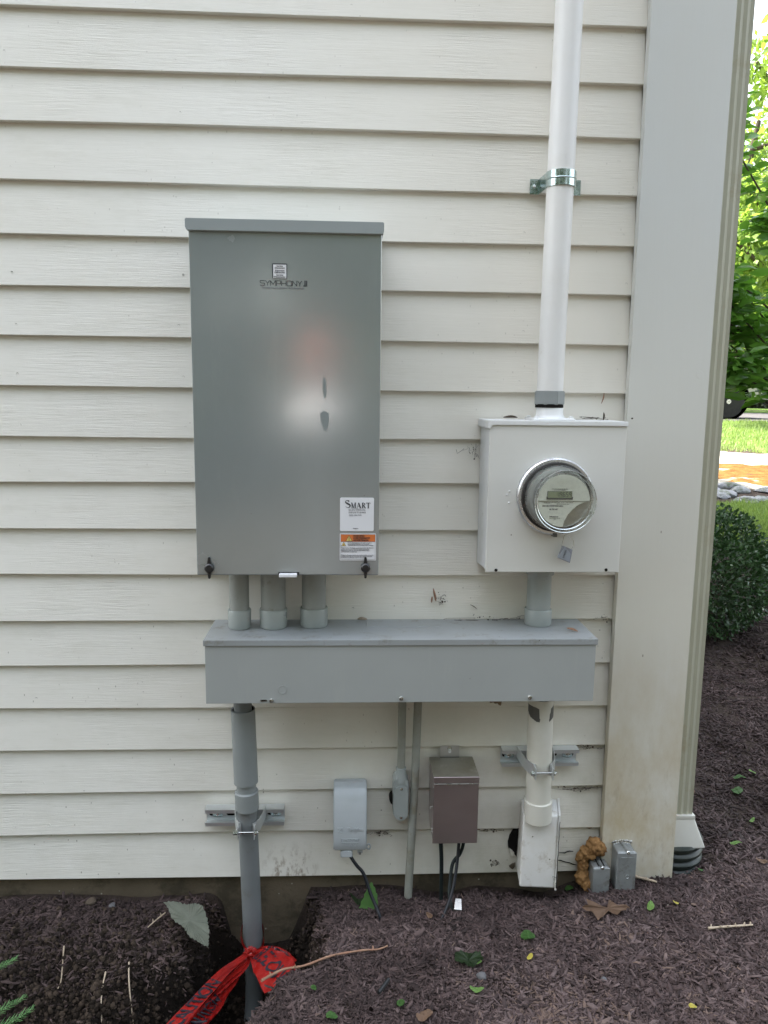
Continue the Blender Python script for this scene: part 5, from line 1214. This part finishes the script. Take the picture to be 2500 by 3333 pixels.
def pebble(x, y, r, mat, label, name='pebble', cat='pebble', sq=(1.3, 1, .7)):
    bm = B(); t = bmesh.new(); bmesh.ops.create_icosphere(t, subdivisions=2, radius=r)
    for v in t.verts: v.co *= 1+.12*math.sin(v.co.x/r*3+x*50)+.10*math.sin(v.co.y/r*4)
    merge(bm, t, 0, Matrix.Translation((x, y, gz(x, y, r*.6))) @ Matrix.Rotation(x*9, 4, 'Z') @ Matrix.Diagonal((*sq, 1))); o = obj(name, bm, M[mat], None, True); tag(o, label, cat); return o
pebble(.2830, -.3190, .0095, 'pebble', 'rough grey pebble below the round dark leaf')
pebble(.5350, -.335, .0062, 'pebble', 'small grey pebble in the middle of the mulch at the bottom right')
pebble(-.612, -.02, .011, 'bark', 'flat brown stone against the foundation at the far left')
pebble(-.560, -.025, .008, 'pebble', 'small pale stone against the foundation at the left')
bm = B(); tube(bm, [(.068, -.352, gz(.068, -.352, .012)), (.090, -.322, gz(.09, -.322, .014))], .0042, 8); o = obj('plastic_scrap', bm, M['black'], None); tag(o, 'short scrap of black plastic tube on the mulch', 'scrap')
bm = B(); z = gz(.262, -.112, .010); hexa(bm, [(.2520, -.1220, z), (.2700, -.1250, z), (.2720, -.1020, z+.012), (.2580, -.1000, z+.012), (.2520, -.1220, z+.003), (.2700, -.1250, z+.003), (.2720, -.1020, z+.015), (.2580, -.1000, z+.015)], .001)
o = obj('foil_scrap', bm, M['tin'], None); tag(o, 'crumpled shiny foil scrap at the base of the cables', 'scrap')
# conifer sprig, bottom left
cf = thing('conifer_sprig', (-.68, -.40, .1), 'green conifer foliage spray poking in at the bottom left corner', 'plant')
def frond(base_, tip, w_, seed):
    rr_ = random.Random(seed); V = []; F = []; tn = []; b0, t0 = Vector(base_), Vector(tip); ax_ = (t0-b0); L = ax_.length; ax_.normalize(); sd_ = ax_.cross(Vector((0, 0, 1))).normalized()
    for k in range(46):
        s = k/46
        for sg in (-1, 1):
            p = b0+ax_*L*s; ln_ = w_*(1-s*.75)*rr_.uniform(.7, 1.1); d = (ax_*.8+sd_*sg*.9+Vector((0, 0, rr_.uniform(-.1, .4)))).normalized()
            for j in range(3):
                q0 = p+d*ln_*j/3; d2 = (d+sd_*rr_.uniform(-.5, .5)+ax_*.3).normalized(); q1 = q0+d2*ln_*.5; wv = d2.cross(Vector((0, .3, 1))).normalized()*.0011
                i = len(V); V += [q0-wv, q0+wv, q1+wv*.4, q1-wv*.4]; F.append((i, i+1, i+2, i+3)); tn.append(rr_.random())
    return V, F, tn
V, F, tn = [], [], []
for bp, tp, w_, sdd in (((-.78, -.47, .03), (-.600, -.385, .10), .045, 1), ((-.78, -.44, .06), (-.625, -.36, .105), .035, 2), ((-.80, -.38, .10), (-.660, -.31, .15), .035, 3), ((-.80, -.52, .0), (-.600, -.43, .09), .045, 4)):
    a, b, c = frond(bp, tp, w_, sdd); i = len(V); V += a; F += [tuple(q+i for q in f) for f in b]; tn += c
quadmesh('foliage', np.array([tuple(v) for v in V]), np.array(F), np.array(tn), M['conifer'], cf)
bm = B(); tube(bm, [(-.80, -.46, .0), (-.70, -.42, .06), (-.62, -.39, .09)], [.003, .002, .001], 8); obj('stem', bm, M['bark'], cf)

# bits stuck on the wall and boxes
def sliver(pts, r, mat, name, label, cat):
    bm = B(); n = len(pts); P = pathsmooth(pts, 4); tube(bm, P, [r*math.sin(math.pi*(i+.6)/(len(P)+.2)) for i in range(len(P))], 8); o = obj(name, bm, M[mat], None, True); tag(o, label, cat); return o
sliver([(.5800, -.003, 1.2915), (.5785, -.005, 1.280), (.5740, -.005, 1.2665)], .0016, 'twig', 'pine_needle', 'curved brown needle stuck on the siding above the meter box', 'needle')
sliver([(.2010, -.004, .8370), (.2045, -.008, .822), (.2080, -.006, .806)], .0028, 'twig', 'seed_pod', 'upper dried brown pod caught on the siding above the trough', 'pod')
sliver([(.1990, -.003, .8170), (.1975, -.006, .803)], .0022, 'twig', 'seed_pod', 'smaller dried pod just left of the upper one on the siding', 'pod')
sliver([(.2890, -.002, .7975), (.2980, -.004, .7930), (.3060, -.003, .7860)], .0011, 'bark', 'dry_stem', 'thin dark stem stuck to the siding above the trough', 'stem')
sliver([(.4960, -.085, .7655), (.5060, -.096, .7665), (.5150, -.108, .7650)], .0028, 'twig', 'seed_pod', 'reddish dried pod lying on the right end of the trough lid', 'pod')
sliver([(.3440, -.040, 1.2350), (.3600, -.045, 1.2370), (.3760, -.040, 1.2350)], .0028, 'bark', 'bark_sliver', 'dark bark sliver lying on the meter box roof', 'debris')
sliver([(-.005+.03, -.010, .7650), (.035, -.014, .7680), (.048, -.012, .7650)], .0035, 'bleached', 'bark_sliver', 'pale wood chip lying at the back of the trough lid', 'debris')
sliver([(.5720, -.030, 1.2300), (.5730, -.032, 1.2400), (.5725, -.030, 1.2480)], .0022, 'bark', 'seed_pod', 'upright brown bud shape standing on the meter box roof', 'pod')
# cobweb tangles with trapped dirt
def tangle(cx_, y, cz_, sx_, sz_, n, label, sd_):
    rr_ = random.Random(sd_); bm = B()
    for k in range(n):
        p = [(cx_+rr_.gauss(0, sx_), y-abs(rr_.gauss(0, .002))-.0005, cz_+rr_.gauss(0, sz_))]
        for j in range(3): p.append((p[-1][0]+rr_.gauss(0, sx_*.6), y-abs(rr_.gauss(0, .002))-.0005, p[-1][2]+rr_.gauss(0, sz_*.6)))
        tube(bm, p, rr_.uniform(.0002, .0005), 5)
    for k in range(n):
        t = bmesh.new(); bmesh.ops.create_icosphere(t, subdivisions=1, radius=rr_.uniform(.0004, .0016)); merge(bm, t, 0, Matrix.Translation((cx_+rr_.gauss(0, sx_), y-.001, cz_+rr_.gauss(0, sz_))) @ Matrix.Diagonal((rr_.uniform(.6, 2), .6, rr_.uniform(.6, 2), 1)))
    o = obj('cobweb', bm, M['bark'], None); tag(o, label, 'cobweb')
tangle(.285, 0.002, 1.160, .007, .012, 9, 'dirty cobweb on the siding left of the meter box', 1)
tangle(.3350, -.010, .7665, .030, .003, 12, 'dirty cobweb along the back edge of the trough lid', 2)
tangle(.5800, 0.003, .438, .020, .003, 12, 'dirty cobweb under a lap right of the strut channel', 3)
tangle(.565, 0.003, .3300, .028, .004, 14, 'dirty cobweb under a lap above the brown foam', 4)
tangle(.6050, .002, .762, .008, .004, 8, 'dirty cobweb beside the corner board right of the trough', 5)
tangle(.080, 0.004, .222, .012, .004, 12, 'dark cobweb clump right of the outlet cover', 6)
tangle(.345, 0.004, .222, .018, .003, 12, 'dark cobweb line right of the steel box', 7)
tangle(.2180, -.003, .812, .008, .008, 10, 'cobweb holding dried pods above the trough', 8)
tangle(.5600, -.03, 1.2340, .025, .002, 10, 'dirty cobweb on the meter box roof', 9)
tangle(.3700, .001, .1380, .006, .006, 8, 'dark dirt blob on the lowest board right of the steel box', 10)

# ------------------------------------------------------------------ plants
def leafcloud(name, C_, ax_, L, Wd, tone, mat, parent, droop=.25, fold=True):
    n = len(C_); ax_ = ax_/np.linalg.norm(ax_, axis=1)[:, None]; ref = rng.normal(size=(n, 3)); ref[:, 2] += 1.5
    sd_ = np.cross(ax_, ref); sd_ /= np.linalg.norm(sd_, axis=1)[:, None]; nn = np.cross(sd_, ax_); L = L[:, None]; Wd = Wd[:, None]
    a = C_; b = C_+ax_*L*.35+sd_*Wd*.5+nn*L*.03; c = C_+ax_*L*.75+sd_*Wd*.38-nn*L*.03; d = C_+ax_*L-nn*L*droop*.4; e = C_+ax_*L*.75-sd_*Wd*.38-nn*L*.03; f = C_+ax_*L*.35-sd_*Wd*.5+nn*L*.03; m1 = C_+ax_*L*.35-nn*L*.03; m2 = C_+ax_*L*.75-nn*L*.10
    V = np.stack([a, b, c, d, e, f, m1, m2], 1).reshape(-1, 3)
    q = np.array([(0, 1, 6, 0), (0, 6, 5, 0)]); F4 = np.array([(6, 1, 2, 7), (5, 6, 7, 4)]); 
    T3 = np.array([(0, 1, 6), (0, 6, 5), (7, 2, 3), (4, 7, 3)]); tri_ = np.concatenate([T3, np.array([(6, 1, 2), (6, 2, 7), (5, 6, 7), (5, 7, 4)])])
    F = (np.arange(n)[:, None, None]*8 + tri_[None]).reshape(-1, 3)
    return quadmesh(name, V, F, np.repeat(tone, 8), mat, parent)
# boxwood
bw = thing('boxwood_bush', (1.80, 1.95, .12), 'round clipped dark green boxwood bush growing beyond the corner', 'bush')
n = 15000; d = rng.normal(size=(n, 3)); d /= np.linalg.norm(d, axis=1)[:, None]; d = d[(d[:, 2] > -.75)]; n = len(d)
lump = 1 + .07*np.sin(d[:, 0]*7+1)*np.sin(d[:, 2]*6) + .05*np.sin(d[:, 1]*13)
rad = np.where(rng.random(n) < .75, rng.uniform(.88, 1.04, n), rng.uniform(.5, .9, n))*lump
C_ = np.array([1.75, 1.95, .41]) + d*rad[:, None]*np.array([.345, .34, .33])
leafcloud('foliage', C_, d+rng.normal(0, .7, (n, 3))+np.array([0, 0, .4]), rng.uniform(.016, .028, n), rng.uniform(.010, .016, n), rng.random(n), M['leaf_box'], bw)
bm = B()
for k in range(9):
    a = k*.7; tube(bm, pathsmooth([(1.75+.03*math.cos(a), 1.95+.03*math.sin(a), .08), (1.75+.12*math.cos(a), 1.95+.12*math.sin(a), .28), (1.75+.20*math.cos(a), 1.95+.24*math.sin(a), .48)], 4), [.009-.0009*i for i in range(9)], 7)
obj('stems', bm, M['bark'], bw)
# large leaved shrub
sh = thing('leafy_shrub', (4.35, 3.5, .2), 'tall shrub with large glossy green leaves beside the lawn', 'shrub')
bm = B(); tips = []
base_s = Vector((4.35, 3.5, .2)); rs = random.Random(21)
for k in range(40):
    a = rs.uniform(0, 2*math.pi); e = rs.uniform(.02, 1.0)**1.15; rr2 = 1.05*math.sqrt(1-(e-.45)**2)*rs.uniform(.75, 1.0)
    end = Vector((3.0+rr2*math.cos(a), 2.85+rr2*math.sin(a)*.9, 1.36+1.75*e)); mid_ = base_s.lerp(end, .5)+Vector((rs.uniform(-.1, .1), rs.uniform(-.1, .1), rs.uniform(-.05, .30)))
    P = pathsmooth([base_s+Vector((rs.uniform(-.06, .06), rs.uniform(-.06, .06), 0)), mid_, end], 7); tube(bm, P, [.011*(1-.85*i/len(P))+.0016 for i in range(len(P))], 7)
    for q in range(6, len(P)):
        if P[q].z > 1.34: tips.append((P[q], (P[q]-P[q-1]).normalized()))
    tips.append((end, (end-mid_).normalized())); tips.append((end, (end-mid_).normalized()))
obj('branches', bm, M['bark'], sh)
Cl, Al = [], []
for p, dr in tips:
    for j in range(15):
        a = rs.uniform(0, 6.28); r0 = Vector((math.cos(a), math.sin(a), rs.uniform(-.35, .25))); off_ = Vector((rs.gauss(0, .06), rs.gauss(0, .06), rs.gauss(0, .05)))
        Cl.append(p+off_); Al.append(r0+dr*.3)
Cl = np.array([tuple(v) for v in Cl]); Al = np.array([tuple(v) for v in Al]); n = len(Cl)
leafcloud('foliage', Cl, Al, rng.uniform(.09, .16, n), rng.uniform(.038, .062, n), rng.random(n), M['leaf_shrub'], sh, .5)
# unseen planter, added only to reflect as the bright patch on the cabinet door
pp = thing('reflection_planter', (-.20, -3.75, float(H(-.2, -3.75))), 'unseen white globe planter with pink blossoms, added to reflect in the cabinet door', 'planter')
M['ceramic'] = weathered('white_ceramic', (.84, .84, .86), (.80, .80, .82), .5); M['blossom'] = make_leaf('pink_blossom', (.90, .48, .42), (.92, .60, .54), .6, .2)
zb_ = float(H(-.2, -3.75))
bm = B(); lathe(bm, (-.20, -3.75, 0), 'z', [(.16, zb_-.02), (.16, zb_+.05), (.07, zb_+.10), (.05, zb_+.5), (.06, 1.00), (.05, 1.01)], 32); obj('pedestal', bm, M['rock'], pp, True)
bm = B(); lathe(bm, (-.20, -3.75, 0), 'z', [(.05, 1.0)] + [(.21*math.sin(R(a)), 1.12-.17*math.cos(R(a))) for a in range(30, 150, 10)] + [(.09, 1.290), (.08, 1.27)], 40); obj('bowl', bm, M['ceramic'], pp, True)
q_ = rng.normal(size=(900, 3)); q_ /= np.linalg.norm(q_, axis=1)[:, None]
leafcloud('blossoms', np.array([-.20, -3.75, 1.50])+q_*rng.uniform(.6, 1, (900, 1))*np.array([.10, .10, .19]), q_+rng.normal(0, .4, (900, 3)), np.full(900, .04), np.full(900, .035), rng.random(900), M['blossom'], pp)
# trees
def make_tree(name, h, r, nl, leaf, mat, seed, ls, crown_lo=.35):
    rt_ = random.Random(seed); V0 = thing(name, (0, 0, 0), 'x', 'tree'); bm = B()
    trunk = pathsmooth([(0, 0, -.3), (rt_.uniform(-.15, .15), rt_.uniform(-.15, .15), h*.3), (rt_.uniform(-.3, .3), rt_.uniform(-.3, .3), h*.6), (0, 0, h*.92)], 6); n = len(trunk)
    tube(bm, trunk, [h*.022*(1-.85*i/n)+.02 for i in range(n)], 12); obj('trunk', bm, M['bark'], V0, True)
    bm = B(); cl = []
    for k in range(34):
        z = h*rt_.uniform(crown_lo, .9); p0 = trunk[min(n-1, int(n*z/h*.95))]; a = rt_.uniform(0, 6.28); q = (z/h-crown_lo)/(1-crown_lo); rr2 = r*math.sqrt(max(.08, 1-(q*1.5-.55)**2))*rt_.uniform(.65, 1.05)
        end = Vector((rr2*math.cos(a), rr2*math.sin(a), z+rt_.uniform(-.1, .22)*r)); P = pathsmooth([p0, p0.lerp(end, .5)+Vector((0, 0, -.05*r)), end], 5); tube(bm, P, [h*.008*(1-.8*i/len(P))+.006 for i in range(len(P))], 7)
        for s in (.45, .7, .9, 1.02): cl.append((p0.lerp(end, s), r*rt_.uniform(.14, .27)))
    cl.append((Vector((0, 0, h*.97)), r*.3)); obj('limbs', bm, M['bark'], V0)
    C0 = np.array([tuple(c[0]) for c in cl]); S0 = np.array([c[1] for c in cl]); idx = rng.integers(0, len(cl), nl); dd = rng.normal(size=(nl, 3)); dd /= np.linalg.norm(dd, axis=1)[:, None]
    C_ = C0[idx] + dd*(S0[idx]*rng.uniform(.3, 1.0, nl)**.6)[:, None]*np.array([1, 1, .75]); tn = np.clip(rng.random(nl)*.7 + rng.random(len(cl))[idx]*.4, 0, 1)
    ax_ = dd+rng.normal(0, .6, (nl, 3)); ax_[:, 2] -= .4
    ax_ /= np.linalg.norm(ax_, axis=1)[:, None]; sdv = np.cross(ax_, rng.normal(size=(nl, 3))); sdv /= np.linalg.norm(sdv, axis=1)[:, None]; L = rng.uniform(.6, 1.2, nl)[:, None]*ls
    V = np.stack([C_, C_+ax_*L*.5+sdv*L*.28, C_+ax_*L, C_+ax_*L*.5-sdv*L*.28], 1).reshape(-1, 3)
    quadmesh('crown', V, np.arange(nl*4).reshape(-1, 4), tn, mat, V0)
    return V0
def place(src, x, y, rot, sc, label, group, first=False):
    if first: r0 = src
    else:
        r0 = src.copy(); COL.objects.link(r0)
        for ch in list(src.children):
            c = ch.copy(); COL.objects.link(c); c.parent = r0
    r0.location = (x, y, float(H(x, y))); r0.rotation_euler = (0, 0, rot); r0.scale = (sc, sc, sc); r0['label'] = label; r0['category'] = 'tree'; r0['group'] = group
    return r0
tA = make_tree('broadleaf_tree', 7.5, 2.6, 26000, 0, M['leaf_tree'], 5, .15, .18)
tB = make_tree('woodland_tree', 8.0, 3.2, 30000, 0, M['leaf_dark'], 9, .17, .08)
gA = 'sunlit trees beyond the lawn'
place(tA, 8.2, 11.5, .3, 1.0, 'nearest light green tree beyond the lawn', gA, True)
place(tA, 13.2, 24.0, 2.1, 1.35, 'light green tree behind the driveway', gA)
place(tA, 18.5, 27.0, 4.0, 1.5, 'farther light green tree right of the driveway', gA)
place(tB, 11.5, 31.0, 1.0, 1.4, 'dark green tree standing far behind the driveway', gA)
place(tB, 21.0, 36.0, 2.6, 1.5, 'dark green tree at the far edge of the wood', gA)
place(tA, 6.0, 27.5, 5.0, 1.3, 'light green tree far behind the vehicle', gA)
gB = 'woodland trees behind the photographer'
for (x, y, rot, sc) in ((-9.5, -9.5, .5, 1.3), (-4.9, -9.8, 2.2, 1.4), (3.5, -9.5, 4.1, 1.4), (8.8, -9.5, 1.2, 1.3), (-1.9, -13.5, 3.0, 1.3), (1.0, -14.5, 1.9, 1.3)):
    t_ = place(tB, x, y, rot, sc, 'dark green woodland tree standing across the lawn from the wall', gB, tB['label'] == 'x')
# stone border
rs = random.Random(5)
for k in range(60):
    x = rs.uniform(2.8, 5.0); y = rs.uniform(4.95, 5.80); s = rs.uniform(.03, .13); bm = B(); t = bmesh.new(); bmesh.ops.create_icosphere(t, subdivisions=2, radius=s)
    for v in t.verts: v.co *= 1+.18*math.sin(v.co.x/s*3+k)+.14*math.sin(v.co.y/s*4+k*2)
    merge(bm, t, 0, Matrix.Translation((x, y, float(H(x, y))+s*.15)) @ Matrix.Rotation(k, 4, 'Z') @ Matrix.Diagonal((1.4, 1.0, .42, 1)))
    o = obj('border_stone', bm, M['rock'], None, True); tag(o, 'rough grey border stone between the near lawn and the path', 'stone', 'stones of the border beyond the lawn')
# parked vehicle, mostly behind the shrub
cr = thing('parked_vehicle', (6.6, 15.2, .87), 'pale parked pickup seen behind the shrub with one dark wheel showing', 'vehicle')
vx, vy, vz = 8.33, 14.3, float(H(8.3, 14.3))+.012
# local profile along x (length 4.6 towards -x), wheel at the right end
prof = [(.55, .42), (.62, .55), (.62, .82), (.50, .98), (-.9, 1.02), (-1.5, 1.62), (-3.0, 1.66), (-3.6, 1.05), (-4.3, .95), (-4.35, .42)]
bm = B(); prism(bm, [(vx+a, vz+b) for a, b in prof], 'y', vy, vy+1.75, .04); obj('body', bm, M['car_paint'], cr, True)
bm = B(); prism(bm, [(vx-1.0, vz+1.06), (vx-1.52, vz+1.52), (vx-2.9, vz+1.56), (vx-3.3, vz+1.08)], 'y', vy-.006, vy+.01); obj('window', bm, M['glass_dark'], cr)
bm = B(); box(bm, vx+.50, vx+.72, vy+.05, vy+1.7, vz+.42, vz+.66, .03); obj('bumper', bm, M['galv'], cr)
for wx_ in (vx-.28, vx-3.45):
    for yy in (vy-.02, vy+1.53):
        bm = B(); lathe(bm, (wx_, 0, vz+.37), 'y', [(.22, yy), (.34, yy+.01), (.37, yy+.05), (.37, yy+.19), (.34, yy+.23), (.22, yy+.24)], 32); wh = obj('wheel', bm, M['tyre'], cr, True)
        bm = B(); lathe(bm, (wx_, 0, vz+.37), 'y', [(.225, yy+.01), (.21, yy+.04), (.06, yy+.03), (.05, yy-.005), (.00001, yy-.005)], 24); obj('rim', bm, M['galv'], wh, True)
bm = B(); lathe(bm, (vx-.28, 0, vz+.42), 'y', [(.45, vy-.004), (.00001, vy-.004)], 32)
obj('wheel_arch', bm, M['void'], cr)
